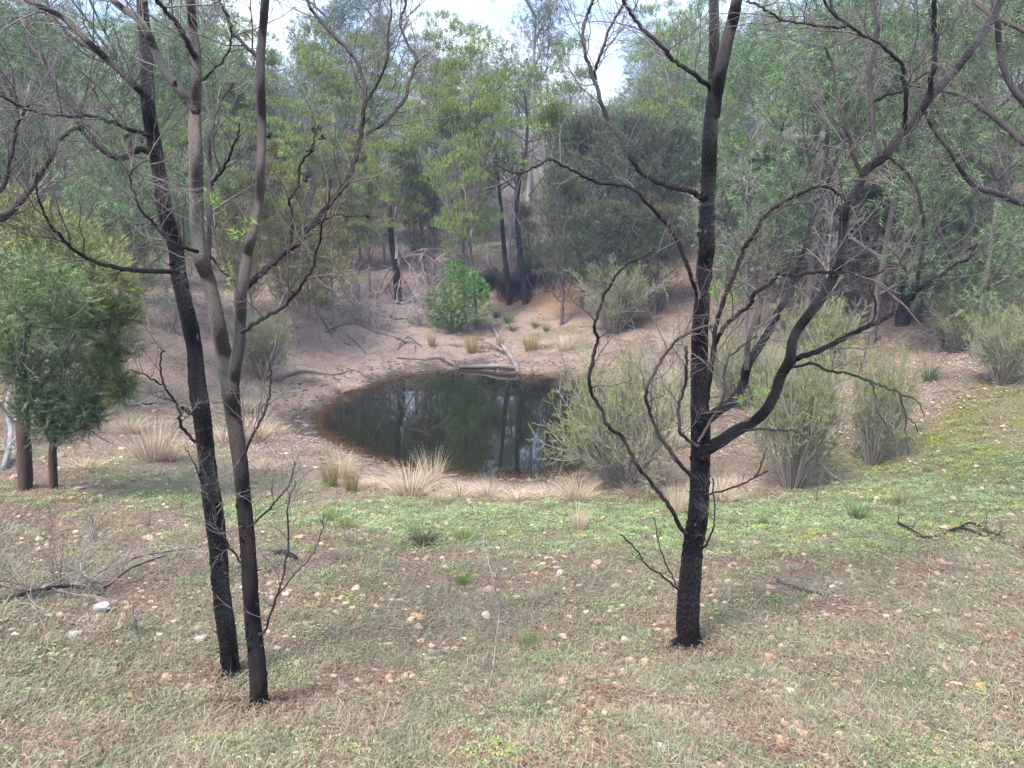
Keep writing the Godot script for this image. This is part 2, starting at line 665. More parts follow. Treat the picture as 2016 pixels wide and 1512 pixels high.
func hgt_at(p: Vector3) -> float:
	return ground(p.x, -p.z)

# the dark undercut lip of soil and roots over the washed-out bank
func build_ledge() -> void:
	var r := rand(640)
	var g := Geo.new()
	var n := 60
	var rows := 9
	for i in n + 1:
		var t := float(i) / n
		var px := lerpf(940.0, 1082.0, t)
		var a := at(px, 530.0 + 8.0 * sin(t * 5.0), 29.95 + 0.12 * sin(t * 9.0) + 0.1 * noise.get_noise_2d(t * 20.0, 8.0))
		var top := ground(a.x, -a.z + 0.6) + 0.03
		var low := ground(a.x, -a.z - 0.35) - 0.15
		low = minf(low, top - 0.3)
		for j in rows + 1:
			var u := float(j) / rows
			var w := noise.get_noise_2d(a.x * 9.0, u * 5.0)
			var y := lerpf(top, low, u)
			var out := 0.26 * sin(PI * minf(u * 2.2, 1.0)) + 0.14 * w - 0.25 * (1.0 - smoothstep(0.0, 0.15, u)) - 0.10 * smoothstep(0.4, 0.6, u) + 0.22 * smoothstep(0.6, 1.0, u)
			if j == 0:
				out = -0.55
			g.v.append(Vector3(a.x + 0.06 * w, y, a.z + out))
			g.n.append(Vector3(0, 0.3, 1).normalized())
			g.uv.append(Vector2(a.x, u))
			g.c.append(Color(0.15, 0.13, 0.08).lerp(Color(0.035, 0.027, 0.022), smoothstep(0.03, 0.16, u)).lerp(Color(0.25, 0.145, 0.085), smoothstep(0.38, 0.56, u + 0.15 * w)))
	for i in n:
		for j in rows:
			var k := i * (rows + 1) + j
			g.i.append(k); g.i.append(k + rows + 2); g.i.append(k + 1)
			g.i.append(k); g.i.append(k + rows + 1); g.i.append(k + rows + 2)
	g.n.clear()
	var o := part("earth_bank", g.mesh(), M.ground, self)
	o.set_meta("kind", "structure")
	tag(o, "dark undercut lip of earth over the washed-out orange bank", "bank")
	for k in 26:
		var t := r.randf_range(0.06, 0.94)
		var a := at(lerpf(940.0, 1082.0, t), 535.0, 30.2)
		var y := ground(a.x, -a.z + 0.5)
		var rt := Geo.new()
		stem(rt, r, Vector3(0, -0.05, -0.05), Vector3(r.randf_range(-0.6, 0.6), -1, r.randf_range(0, 0.4)).normalized(), r.randf_range(0.25, 0.6), 0.02, 0.006, 5, 4, 0.3, -0.1, Color(0.04, 0.03, 0.025), Color(0.07, 0.05, 0.04))
		var ro := part("root", rt.mesh(), M.twig, o)
		ro.position = Vector3(a.x, y, a.z)

# ---------------------------------------------------------------- kinds of trees, each built once at about 7 m
func lim(g: Geo, r: RandomNumberGenerator, p: Vector3, d: Vector3, l: float, rad: float, level: int, spread: float, up: float, ca: Color, cb: Color, tips: Array) -> void:
	var pts := stem(g, r, p, d, l, rad, rad * 0.55, 5, 5 if rad > 0.03 else 3, 0.13, up, ca, ca.lerp(cb, 0.6))
	if level <= 0:
		tips.append([pts[5], (pts[5] - pts[4]).normalized()])
		return
	var kids := r.randi_range(2, 4)
	for k in kids:
		var j := r.randi_range(2, 5)
		var t := (pts[j] - pts[j - 1]).normalized()
		var s := across(t).rotated(t, r.randf() * TAU)
		lim(g, r, pts[j], (t + s * spread * r.randf_range(0.6, 1.2)).normalized(), l * r.randf_range(0.55, 0.8), rad * 0.55, level - 1, spread, up, ca.lerp(cb, 0.3), cb, tips)
	var e := (pts[5] - pts[4]).normalized()
	lim(g, r, pts[5], e, l * 0.6, rad * 0.5, level - 1, spread, up, ca.lerp(cb, 0.3), cb, tips)

func kind_root(trunk: Geo, crown: Geo, mat: Material, twigs: Geo = null) -> Node3D:
	var o := Node3D.new()
	part("trunk", trunk.mesh(), M.twig, o)
	if twigs and twigs.v.size():
		part("branches", twigs.mesh(), M.twig, o, true)
	if crown and crown.v.size():
		part("crown", crown.mesh(), mat, o, true)
	return o

# flat-topped wattle: bright leafy pads on a bare frame
func make_wattle(s: int) -> Node3D:
	var r := rand(s)
	var tr := Geo.new()
	var lg := Geo.new()
	var cr := Geo.new()
	var bark := Color(0.105, 0.085, 0.078)
	var pts := stem(tr, r, Vector3(0, -0.4, 0), Vector3(0.05, 1, 0), 4.6, 0.10, 0.05, 8, 7, 0.10, 0.05, bark, bark)
	var tips := []
	for k in 9:
		var j := r.randi_range(4, 8)
		var a := k * 2.4 + r.randf()
		lim(lg, r, pts[j], Vector3(cos(a), r.randf_range(0.5, 1.3), sin(a)).normalized(), r.randf_range(1.2, 2.2), 0.045, 2, 0.7, 0.08, bark, Color(0.2, 0.17, 0.16), tips)
	var ca := Color(0.085, 0.130, 0.030)
	var cb := Color(0.205, 0.25, 0.058)
	for t in tips:
		if r.randf() < 0.42:
			continue
		var q: Vector3 = t[0]
		var size := r.randf_range(0.34, 0.58)
		var tone := r.randf_range(0.75, 1.2)
		for m in 36:
			var o := unit(r)
			o.y = absf(o.y) * 0.38 - 0.1
			var p := q + o * size * r.randf_range(0.5, 1.1)
			var d := (o + Vector3(0, 0.55, 0)).normalized()
			leaves(cr, r, p, d, 0.18, 10, 0.105, 0.025, 0.8, ca * tone, cb * tone)
	return kind_root(tr, cr, M.leaf, lg)

# soft blue-green feathery wattle
func make_feather(s: int) -> Node3D:
	var r := rand(s)
	var tr := Geo.new()
	var lg := Geo.new()
	var cr := Geo.new()
	var bark := Color(0.12, 0.10, 0.09)
	var pts := stem(tr, r, Vector3(0, -0.4, 0), Vector3(0, 1, 0.05), 6.2, 0.11, 0.035, 9, 7, 0.10, 0.06, bark, bark)
	var tips := []
	for k in 13:
		var j := r.randi_range(2, 9)
		var a := k * 2.4 + r.randf()
		lim(lg, r, pts[j], Vector3(cos(a), r.randf_range(0.3, 1.0), sin(a)).normalized(), r.randf_range(1.0, 1.9), 0.04, 2, 0.75, 0.03, bark, Color(0.2, 0.17, 0.15), tips)
	var ca := Color(0.075, 0.13, 0.062)
	var cb := Color(0.165, 0.235, 0.095)
	for t in tips:
		var q: Vector3 = t[0]
		var tone := r.randf_range(0.7, 1.25)
		for m in 11:
			var o := unit(r)
			var p := q + o * r.randf_range(0.05, 0.46)
			var d := (o + Vector3(0, -0.35, 0)).normalized()
			spray(cr, r, p, d, 0.34, 24, 0.125, 0.0125, 1.0, ca * tone, cb * tone)
	return kind_root(tr, cr, M.leaf, lg)

# dense dark she-oak or cypress: leafy almost to the ground
func make_dark(s: int) -> Node3D:
	var r := rand(s)
	var tr := Geo.new()
	var cr := Geo.new()
	var bark := Color(0.10, 0.085, 0.08)
	stem(tr, r, Vector3(0, -0.4, 0), Vector3(0, 1, 0), 6.4, 0.13, 0.03, 8, 7, 0.05, 0.05, bark, bark)
	var lg := Geo.new()
	var ca := Color(0.024, 0.042, 0.024)
	var cb := Color(0.080, 0.100, 0.046)
	for k in 130:
		var y := pow(r.randf(), 0.85)
		var h := 0.45 + y * 6.0
		var reach := (2.0 * sin(PI * clampf(0.14 + y * 0.86, 0, 1)) ** 0.6) * r.randf_range(0.55, 1.1) + 0.15
		var a := r.randf() * TAU
		var out := Vector3(cos(a), 0.55, sin(a)).normalized()
		var p0 := Vector3(0, h * 0.86, 0)
		var q := stem(lg, r, p0, out, reach, 0.022, 0.008, 4, 3, 0.12, 0.10, bark, bark)
		var c := q[4]
		var tone := r.randf_range(0.6, 1.25)
		var tipc := cb.lerp(Color(0.20, 0.16, 0.07), r.randf() * 0.5)
		for m in 26:
			var o := unit(r)
			o.y = o.y * 0.8 + 0.1
			var p := c + o * r.randf_range(0.1, 0.52)
			spray(cr, r, p, (o * 0.7 + Vector3(0, 0.7, 0)).normalized(), 0.24, 9, 0.15, 0.016, 0.45, ca * tone, tipc * tone)
	return kind_root(tr, cr, M.leaf, lg)

# slim olive she-oak sapling with a bare lower stem
func make_sapling(s: int) -> Node3D:
	var r := rand(s)
	var tr := Geo.new()
	var lg := Geo.new()
	var cr := Geo.new()
	var bark := Color(0.235, 0.19, 0.165)
	var pts := stem(tr, r, Vector3(0, -0.3, 0), Vector3(r.randf_range(-0.1, 0.1), 1, 0), 6.6, 0.055, 0.012, 10, 6, 0.06, 0.05, bark, bark * 0.8)
	for k in 16:
		var a0 := r.randf() * TAU
		twig(lg, r, pts[r.randi_range(1, 5)], Vector3(cos(a0), r.randf_range(-0.1, 0.6), sin(a0)).normalized(), r.randf_range(0.4, 0.9), 0.010, 1, 0.0, bark, Color(0.27, 0.24, 0.23))
	var ca := Color(0.10, 0.108, 0.040)
	var cb := Color(0.27, 0.24, 0.070)
	for k in 64:
		var y := r.randf_range(0.26, 1.0)
		var f := clampi(int(y * 10), 0, 9)
		var p0 := pts[f].lerp(pts[f + 1], y * 10 - f)
		var a := r.randf() * TAU
		var reach := lerpf(1.15, 0.25, smoothstep(0.4, 1.0, y)) * r.randf_range(0.5, 1.1)
		var q := stem(lg, r, p0, Vector3(cos(a), 0.7, sin(a)).normalized(), reach, 0.012, 0.005, 4, 3, 0.1, 0.12, bark * 0.8, bark * 0.8)
		var tone := r.randf_range(0.7, 1.2)
		for m in 26:
			var o := unit(r)
			var c := q[r.randi_range(2, 4)] + o * r.randf_range(0.02, 0.26)
			spray(cr, r, c, (o * 0.6 + Vector3(0, 0.8, 0)).normalized(), 0.20, 9, 0.13, 0.013, 0.4, ca * tone, cb * tone)
	return kind_root(tr, cr, M.leaf, lg)

# tall loose gum with hanging grey-green leaves
func make_gum(s: int) -> Node3D:
	var r := rand(s)
	var tr := Geo.new()
	var lg := Geo.new()
	var cr := Geo.new()
	var bark := Color(0.23, 0.20, 0.19)
	var pts := stem(tr, r, Vector3(0, -0.4, 0), Vector3(0, 1, 0), 6.2, 0.13, 0.04, 9, 7, 0.07, 0.05, bark, bark)
	var tips := []
	for k in 12:
		var j := r.randi_range(3, 9)
		var a := k * 2.4 + r.randf()
		lim(lg, r, pts[j], Vector3(cos(a), r.randf_range(0.7, 1.6), sin(a)).normalized(), r.randf_range(0.9, 1.6), 0.04, 2, 0.7, 0.06, bark, Color(0.2, 0.17, 0.16), tips)
	var ca := Color(0.085, 0.125, 0.075)
	var cb := Color(0.19, 0.225, 0.13)
	for t in tips:
		if r.randf() < 0.2:
			continue
		var q: Vector3 = t[0]
		var tone := r.randf_range(0.75, 1.15)
		for m in 20:
			var o := unit(r)
			leaves(cr, r, q + o * r.randf_range(0.05, 0.4), o, 0.15, 8, 0.11, 0.022, 0.9, ca * tone, cb * tone, 0.7)
	return kind_root(tr, cr, M.leaf, lg)

# bare dead tree, pale twigs
func make_bare(s: int, pale: float) -> Node3D:
	var r := rand(s)
	var tr := Geo.new()
	var lg := Geo.new()
	var bark := Color(0.16, 0.135, 0.13).lerp(Color(0.34, 0.30, 0.29), pale)
	var pts := stem(tr, r, Vector3(0, -0.4, 0), Vector3(r.randf_range(-0.15, 0.15), 1, 0), 6.0, 0.10, 0.02, 9, 6, 0.10, 0.05, bark, bark)
	for k in 24:
		var j := r.randi_range(3, 9)
		var a := k * 2.4 + r.randf()
		twig(lg, r, pts[j], Vector3(cos(a), r.randf_range(0.4, 1.4), sin(a)).normalized(), r.randf_range(0.9, 1.7), 0.026, 2, 0.05, bark, bark * 1.25)
	return kind_root(tr, null, null, lg)

# knee to head high tangle of dead grey twigs
func make_brush(s: int) -> Node3D:
	var r := rand(s)
	var tr := Geo.new()
	var lg := Geo.new()
	var bark := Color(0.20, 0.165, 0.155)
	for k in 9:
		var a := r.randf() * TAU
		var pts := stem(tr, r, Vector3(r.randf_range(-0.3, 0.3), -0.1, r.randf_range(-0.3, 0.3)), Vector3(cos(a) * 0.6, 1, sin(a) * 0.6).normalized(), r.randf_range(0.9, 1.7), 0.018, 0.006, 5, 4, 0.18, 0.0, bark, bark)
		for m in 5:
			twig(lg, r, pts[r.randi_range(1, 5)], (unit(r) + Vector3(0, 0.4, 0)).normalized(), r.randf_range(0.5, 1.0), 0.013, 1, 0.0, bark * r.randf_range(0.6, 1.2), Color(0.46, 0.40, 0.38))
	return kind_root(tr, null, null, lg)

# broom-like shrub: many upright stems, fine needles, grey and bare below
func make_broom(s: int, lean: float, low: float) -> Node3D:
	var r := rand(s)
	var tr := Geo.new()
	var lg := Geo.new()
	var cr := Geo.new()
	var ba := Color(0.15, 0.125, 0.105)
	var bb := Color(0.25, 0.235, 0.20)
	var ca := Color(0.130, 0.152, 0.040)
	var cb := Color(0.295, 0.298, 0.075)
	for k in 30:
		var a := k * 2.4 + r.randf_range(-0.3, 0.3)
		var f := sqrt((k + 0.5) / 30.0)
		var d := Vector3(cos(a) * f * 0.85 + lean, 1.0 - f * low * (0.6 if lean > -0.2 else 0.95), sin(a) * f * 0.85) * Vector3(0.8, 1, 0.8).normalized()
		var l := r.randf_range(0.78, 1.28) * (1.0 - 0.12 * f)
		var pts := stem(tr, r, Vector3(cos(a), 0, sin(a)) * 0.12 * f + Vector3(0, -0.05, 0), d, l, 0.019, 0.009, 5, 4, 0.08, 0.05, ba, bb)
		for m in 8:
			var j := r.randi_range(2, 5)
			var t := (pts[j] - pts[j - 1]).normalized()
			var sd := across(t).rotated(t, r.randf() * TAU)
			var p2 := stem(lg, r, pts[j], (t * 0.85 + sd * 0.7).normalized(), r.randf_range(0.4, 0.75), 0.0065, 0.004, 4, 3, 0.10, 0.10, bb, bb)
			if r.randf() < 0.12:
				continue
			var dead := r.randf() < 0.14
			for q in 14:
				var i := r.randi_range(1, 4)
				var t2 := (p2[i] - p2[i - 1]).normalized()
				var s2 := across(t2).rotated(t2, r.randf() * TAU)
				var sh := (t2 * 0.8 + s2 * 0.85 + Vector3(0, 0.1, 0)).normalized()
				var ll := r.randf_range(0.10, 0.25)
				var p3 := stem(lg, r, p2[i], sh, ll, 0.0035, 0.002, 3, 3, 0.14, 0.06, bb, bb)
				var tone := r.randf_range(0.75, 1.2)
				var high := clampf(p3[3].y / 1.9, 0.0, 1.0)
				for w in 0 if dead else 2:
					spray(cr, r, p3[w + 1], (p3[w + 2] - p3[w + 1]).normalized(), ll * 0.36, 9 + int(5 * high), 0.036, 0.0056, 0.9, ca * tone, ca.lerp(cb, 0.35 + high * 0.65) * tone)
	return kind_root(tr, cr, M.leaf, lg)

# ---------------------------------------------------------------- the wooded hillside
func stand(o: Node3D, called: String, label: String, category: String, pos: Vector3, size: Vector3, turn: float, group := "") -> Node3D:
	var c: Node3D = o.duplicate()
	c.name = numbered(called)
	c.position = pos
	c.rotation.y = turn
	c.scale = size
	add_child(c)
	return tag(c, label, category, group)

# the row of the photograph where the tree tops end
func skyline(px: float) -> float:
	for q in [[410, -160], [440, 40], [545, 95], [600, 30], [815, -40], [850, 40], [960, 75], [1080, 110], [1125, 165], [1235, 195], [1290, 90], [1400, 30]]:
		if px < q[0]:
			return q[1]
	return -160.0

func whereabouts(px: float, z: float) -> String:
	var deep: String = "low on the hillside" if z < 38.0 else "midway up the hillside" if z < 50.0 else "well up the hillside" if z < 68.0 else "near the top of the hill"
	for q in [[60, "beyond the left edge"], [160, "over the bushy tree"], [260, "left of the leaning burnt trunk"], [340, "behind the leaning burnt trunk"], [420, "behind the grey tree's left stem"], [500, "between the grey tree's stems"], [580, "right of the grey tree"], [660, "over the thicket's end"], [730, "left of the burnt stump"], [800, "behind the burnt stump"], [880, "over the green bush"], [960, "left of the slim black trunks"], [1050, "behind the slim black trunks"], [1130, "left of the dark clump"], [1220, "behind the dark clump"], [1330, "right of the dark clump"], [1420, "behind the big black trunk"], [1510, "right of the big black trunk"], [1600, "behind the fork of the black tree"], [1700, "beside the black right limb"], [1800, "right of the black limb"], [1920, "under the limbs from the right edge"]]:
		if px < q[0]:
			return q[1] + ", " + deep
	return "at the right edge, " + deep

func build_back_trees() -> void:
	var r := rand(77)
	var kinds := {
		"W": [make_wattle(1), make_wattle(2), make_wattle(3)],
		"F": [make_feather(4), make_feather(5)],
		"D": [make_dark(6), make_dark(7), make_dark(8)],
		"T": [make_sapling(9), make_sapling(10), make_sapling(11), make_sapling(12)],
		"G": [make_gum(13), make_gum(14)],
		"B": [make_bare(15, 0.2), make_bare(16, 0.7), make_bare(17, 1.0)],
	}
	var tall := {"W": 6.6, "F": 7.0, "D": 6.8, "T": 6.6, "G": 7.2, "B": 6.8}
	var wide := {"W": 5.0, "F": 4.6, "D": 4.4, "T": 2.2, "G": 4.2, "B": 4.0}
	var words := {
		"W": ["wattle_tree", "bright green flat-topped wattle", "tree"], "F": ["feathery_wattle_tree", "feathery blue-green wattle", "tree"], "D": ["she_oak_tree", "dense dark olive she-oak", "tree"],
		"T": ["sapling", "slim olive she-oak sapling with bare pale stem", "sapling"], "G": ["gum_tree", "loose grey-green gum tree", "tree"], "B": ["dead_tree", "bare dead tree of pale twigs", "tree"],
	}
	# pixel of the crown's middle and top, metres ahead, kind, crown width in pixels, where it stands
	var list := [
		[335, 62, 30, "W", 190, "behind the burnt leaning trunk at left"], [455, 108, 31, "W", 170, "between the grey tree's two stems"], [570, 112, 32, "W", 180, "right of the grey tree's right stem"],
		[690, 150, 33, "W", 150, "under the grey gums of the upper middle"], [765, 225, 29, "W", 120, "above the burnt stump"], [850, 205, 30, "W", 130, "left of the two-pad wattle behind the pond"],
		[908, 96, 27.5, "W", 150, "with two high pads left of the black trunk behind the pond"], [935, 275, 26.5, "W", 95, "low, with one dark pad behind the pond"], [600, 230, 26, "W", 150, "over the sapling thicket right of the grey tree"],
		[385, 190, 27, "W", 150, "low behind the grey tree's left stem"], [1092, 135, 30, "W", 95, "right of the slim black trunks behind the pond"], [870, 52, 46, "W", 110, "on the skyline left of the tallest gum"], [720, 330, 27, "W", 90, "small, over the dead brush"],
		[1345, 40, 34, "W", 130, "beside the big black trunk at its top left"], [1480, 150, 30, "W", 160, "just right of the big black trunk"], [250, 190, 24, "W", 170, "at left over the olive thicket"],
		[60, -60, 16, "F", 420, "filling the upper left corner"], [205, -10, 19, "F", 320, "behind the limbs of the burnt trunk at upper left"], [0, 150, 13, "F", 300, "at the left edge over the bushy tree"],
		[1530, 0, 22, "F", 300, "behind the fine twigs right of the black trunk"], [1650, -40, 20, "F", 330, "behind the upper fork of the black tree"], [1790, -90, 19, "F", 360, "in the upper right under the crossing limbs"],
		[1930, -60, 17, "F", 380, "against the right edge at the top"], [1990, 130, 16, "F", 300, "low at the right edge"], [1720, 150, 24, "F", 240, "in the middle distance at right"],
		[1155, 178, 27, "D", 165, "leftmost of the dark clump behind the round bush"], [1245, 190, 29, "D", 190, "tallest of the dark clump behind the round bush"], [1320, 215, 30, "D", 190, "of the dark clump nearest the black trunk"],
		[1110, 300, 26, "D", 120, "low and rounded beside the black trunk behind the pond"], [1200, 365, 25, "D", 170, "low in front of the dark clump"], [1300, 380, 25, "D", 160, "low right of the round bush"],
		[1545, 250, 24, "D", 190, "right of the black tree behind its twigs"], [1700, 330, 21, "D", 170, "on the right slope under the tangled limbs"], [1850, 350, 20, "D", 190, "on the right slope below the feathery wattles"],
		[1940, 300, 22, "D", 170, "at the right edge up the slope"], [1440, 330, 26, "D", 150, "between black trunk and its right limb"], [830, 330, 31, "D", 90, "narrow, dark, left of the low wattle pad"],
		[1290, 60, 46, "G", 130, "on the skyline left of the black tree"], [1040, -60, 44, "G", 170, "tallest on the skyline over the pond"], [640, -40, 52, "G", 220, "broad, at the top left of centre"],
		[600, 45, 50, "G", 110, "beside the sky gap at left"], [720, -20, 50, "G", 150, "with thin crown at the top middle"], [375, 10, 52, "G", 100, "left of the sky gap"], [350, -30, 44, "G", 170, "above the wattles at left"],
		[815, 60, 38, "B", 150, "with grey trunk left of the two-pad wattle"], [905, 60, 45, "B", 120, "purple-grey on the skyline"], [800, 130, 32, "B", 130, "with curving white limbs in the middle"],
		[1120, 80, 40, "B", 120, "slanting on the skyline right of the tallest gum"], [1000, 210, 30, "B", 130, "tangled among the wattle pads behind the pond"], [1080, 200, 31, "B", 110, "beside the dark clump"],
		[1600, 270, 22, "B", 180, "tangled behind the fork of the black tree"], [1500, 280, 20, "B", 180, "greyish, close behind the black trunk"], [1660, 300, 18, "B", 160, "low, purple-grey, behind the right limb"], [1400, 250, 26, "B", 120, "hidden partly by the black trunk"],
		[690, 60, 44, "B", 150, "thin and purple at upper middle"],
		[130, 300, 20, "T", 110, "leftmost of the thicket"], [190, 265, 22, "T", 100, "yellowish, at the left of the thicket"], [245, 300, 21, "T", 110, "behind the curved black branch"], [300, 350, 23, "T", 100, "left of the burnt trunk"],
		[350, 330, 24, "T", 100, "just behind the burnt trunk"], [440, 330, 23, "T", 110, "framed by the grey tree's stems"], [480, 350, 21, "T", 90, "close to the grey tree's right stem"], [540, 345, 23, "T", 120, "broad, over the left bank"],
		[590, 340, 24, "T", 110, "with yellow tips over the left bank"], [645, 370, 24, "T", 120, "last of the thicket towards the stump"], [570, 400, 21.5, "T", 110, "lower, at the front of the thicket"], [620, 420, 22.5, "T", 110, "short, at the thicket's right front"],
		[270, 400, 19, "T", 90, "short, in front of the thicket at left"], [700, 260, 30, "T", 110, "grey-olive, left of the stump"], [750, 285, 31, "T", 110, "grey-olive, straight behind the stump"], [810, 300, 33, "T", 110, "grey-olive, right of the stump"],
		[1060, 390, 30, "T", 100, "beside the washed-out bank"], [960, 400, 33, "T", 100, "above the washed-out bank"], [1870, 420, 20.5, "T", 100, "on the right slope"], [1760, 380, 22, "T", 100, "on the right slope beside the fallen limbs"],
		[1960, 420, 21, "T", 100, "small at the right edge"], [405, 250, 28, "T", 110, "taller, deep behind the grey tree"], [500, 270, 28, "T", 110, "taller, right behind the grey tree"], [650, 280, 29, "T", 110, "taller, at the back of the thicket"],
	]
	for q in list:
		var kind: String = q[3]
		var set_: Array = kinds[kind]
		var top := at(q[0], q[1], q[2])
		var g := ground(top.x, q[2])
		var h: float = maxf(1.5, top.y - g) / tall[kind]
		var w: float = q[4] / FOCAL * q[2] / wide[kind] * 1.12
		w = clampf(w, h * 0.55, h * 1.8)
		var word: Array = words[kind]
		stand(set_[r.randi() % set_.size()], word[0], word[1] + " " + q[5], word[2], Vector3(top.x, g, top.z), Vector3(w, h, w), r.randf() * TAU)
	# farther up the hill the same kinds stand close together
	var mix := ["W", "G", "G", "B", "W", "D", "T", "G"]
	var many := {"W": "distant green wattle", "G": "distant grey-green gum", "B": "distant bare tree", "D": "distant dark she-oak", "T": "distant olive sapling"}
	for k in 210:
		var z := 34.0 + 62.0 * pow(r.randf(), 1.3)
		var x := r.randf_range(-1, 1) * (0.76 * z + 6.0)
		var px := 1008.0 + x / z * FOCAL
		var kind: String = mix[r.randi() % mix.size()]
		var h := r.randf_range(0.75, 1.25)
		if kind == "T" or kind == "D":
			h *= 0.8
		var room: float = (at(px, skyline(px), z).y - ground(x, z)) / tall[kind]
		if room < 0.3 or (px > 985 and px < 1055 and z < 60.0):
			continue
		h = minf(h, room * r.randf_range(0.8, 1.0))
		var w := h * r.randf_range(0.85, 1.3)
		var set_: Array = kinds[kind]
		stand(set_[r.randi() % set_.size()], "distant_" + words[kind][0], many[kind] + ", " + whereabouts(px, z), words[kind][2], Vector3(x, ground(x, z), -z), Vector3(w, h, w), r.randf() * TAU, "trees up the far hillside")
	# bushy growth between the trunks
	var low := {"W": "leafy green undergrowth bush", "T": "olive undergrowth sapling", "D": "dark undergrowth bush", "F": "feathery undergrowth bush"}
	var lows := ["W", "T", "T", "D", "F", "T"]
	for k in 150:
		var z := 29.0 + 30.0 * pow(r.randf(), 1.4)
		var x := r.randf_range(-1, 1) * (0.74 * z + 3.0)
		if ground(x, z) < 1.9 or (absf(x) < 2.2 and z < 33.0) or (x > -0.6 and x < 1.3 and z < 45.0):
			continue
		var kind: String = lows[r.randi() % lows.size()]
		var set_: Array = kinds[kind]
		var h := r.randf_range(0.3, 0.55)
		var w := h * r.randf_range(1.1, 1.7)
		stand(set_[r.randi() % set_.size()], "undergrowth_bush", low[kind] + ", " + whereabouts(1008.0 + x / z * FOCAL, z), "bush", Vector3(x, ground(x, z) - 0.3, -z), Vector3(w, h, w), r.randf() * TAU, "undergrowth on the hillside")
	for kind in kinds:
		for o in kinds[kind]:
			o.free()
	# the trees whose dark trunks show behind the pond
	slim_tree("slim black-barked tree with a bent trunk in front of the washed-out bank", [[1036, 598], [1030, 548], [1025, 510], [1021, 465], [1018, 399], [1024, 350], [1035, 302], [1038, 243], [1033, 180]], 28.3, 8.0, 3.0, 3)
	slim_tree("thinner black trunk just left of the bent one at the washed-out bank", [[1003, 600], [998, 545], [993, 495], [989, 445], [985, 395], [980, 345], [975, 290], [968, 235], [964, 180]], 28.0, 6.5, 2.5, 4)
	slim_tree("dark rough trunk leaning right on the right slope, under the tangled limbs", [[1778, 640], [1783, 590], [1790, 540], [1796, 480], [1800, 420], [1794, 350], [1798, 280]], 21.0, 17.0, 6.0, 5)
	burnt_stump()
	# tangles of dead twigs on the slopes
	var brushes := [make_brush(31), make_brush(32), make_brush(33)]
	for q in [[720, 640, 0.9, "left of the burnt stump"], [760, 650, 0.8, "at the foot of the burnt stump"], [815, 640, 0.8, "between burnt stump and green bush"], [700, 590, 0.8, "up the bank left of the burnt stump"], [850, 560, 0.9, "behind the green bush"], [900, 500, 1.2, "above the green bush"], [1110, 560, 0.9, "right of the washed-out bank"], [1290, 600, 1.0, "right of the round bush"],
			[1480, 560, 1.5, "right behind the black trunk"], [1540, 540, 1.6, "between the black tree's limbs"], [1600, 520, 1.6, "behind the black tree's right limb"], [1660, 560, 1.2, "on the slope right of the limb"], [1440, 520, 1.5, "deep behind the black trunk"], [1790, 560, 1.0, "around the dark trunk on the right slope"], [930, 560, 0.8, "left of the washed-out bank"], [640, 600, 0.7, "at the right end of the sapling thicket"], [330, 650, 0.8, "under the thicket at left"], [460, 660, 0.7, "under the thicket behind the grey tree"]]:
		var p := on_ground(q[0], q[1])
		stand(brushes[r.randi() % 3], "dead_brush", "tangle of dead grey twigs " + q[3], "dead bush", p, Vector3.ONE * q[2], r.randf() * TAU)
	for o in brushes:
		o.free()

func slim_tree(label: String, px: Array, z: float, w0: float, w1: float, s: int) -> void:
	var r := rand(s)
	var root := on_ground(px[0][0], px[0][1])
	z = -root.z
	var o := thing("slim_tree", label, "tree", root)
	var pts := PackedVector3Array()
	for q in px:
		pts.append(at(q[0], q[1], z + r.randf_range(-0.15, 0.15)) - root)
	pts[0] += Vector3(0, -0.3, 0)
	pts = spline(pts, 5)
	var bark := Color(0.05, 0.042, 0.042)
	var g := Geo.new()
	tube(g, pts, taper(pts.size(), w0 / FOCAL * z * 0.9, w1 / FOCAL * z * 0.6), 8, PackedColorArray([bark]), 0.1)
	part("trunk", g.mesh(), M.bark, o)
	var lg := Geo.new()
	var cr := Geo.new()
	var tips := []
	for k in 11:
		var j := r.randi_range(pts.size() / 2, pts.size() - 1)
		var a := r.randf() * TAU
		lim(lg, r, pts[j], Vector3(cos(a), r.randf_range(0.2, 1.0), sin(a)).normalized(), r.randf_range(0.7, 1.2), 0.03, 2, 0.8, 0.05, bark, Color(0.18, 0.16, 0.15), tips)
	for t in tips:
		if r.randf() < 0.85:
			continue
		var q: Vector3 = t[0]
		for m in 22:
			var u := unit(r)
			u.y = absf(u.y) * 0.6
			leaves(cr, r, q + u * r.randf_range(0.1, 0.4), (u + Vector3(0, 0.5, 0)).normalized(), 0.16, 6, 0.13, 0.03, 0.8, Color(0.09, 0.15, 0.03), Color(0.18, 0.25, 0.04))
	part("branches", lg.mesh(), M.twig, o, true)
	part("crown", cr.mesh(), M.leaf, o, true)

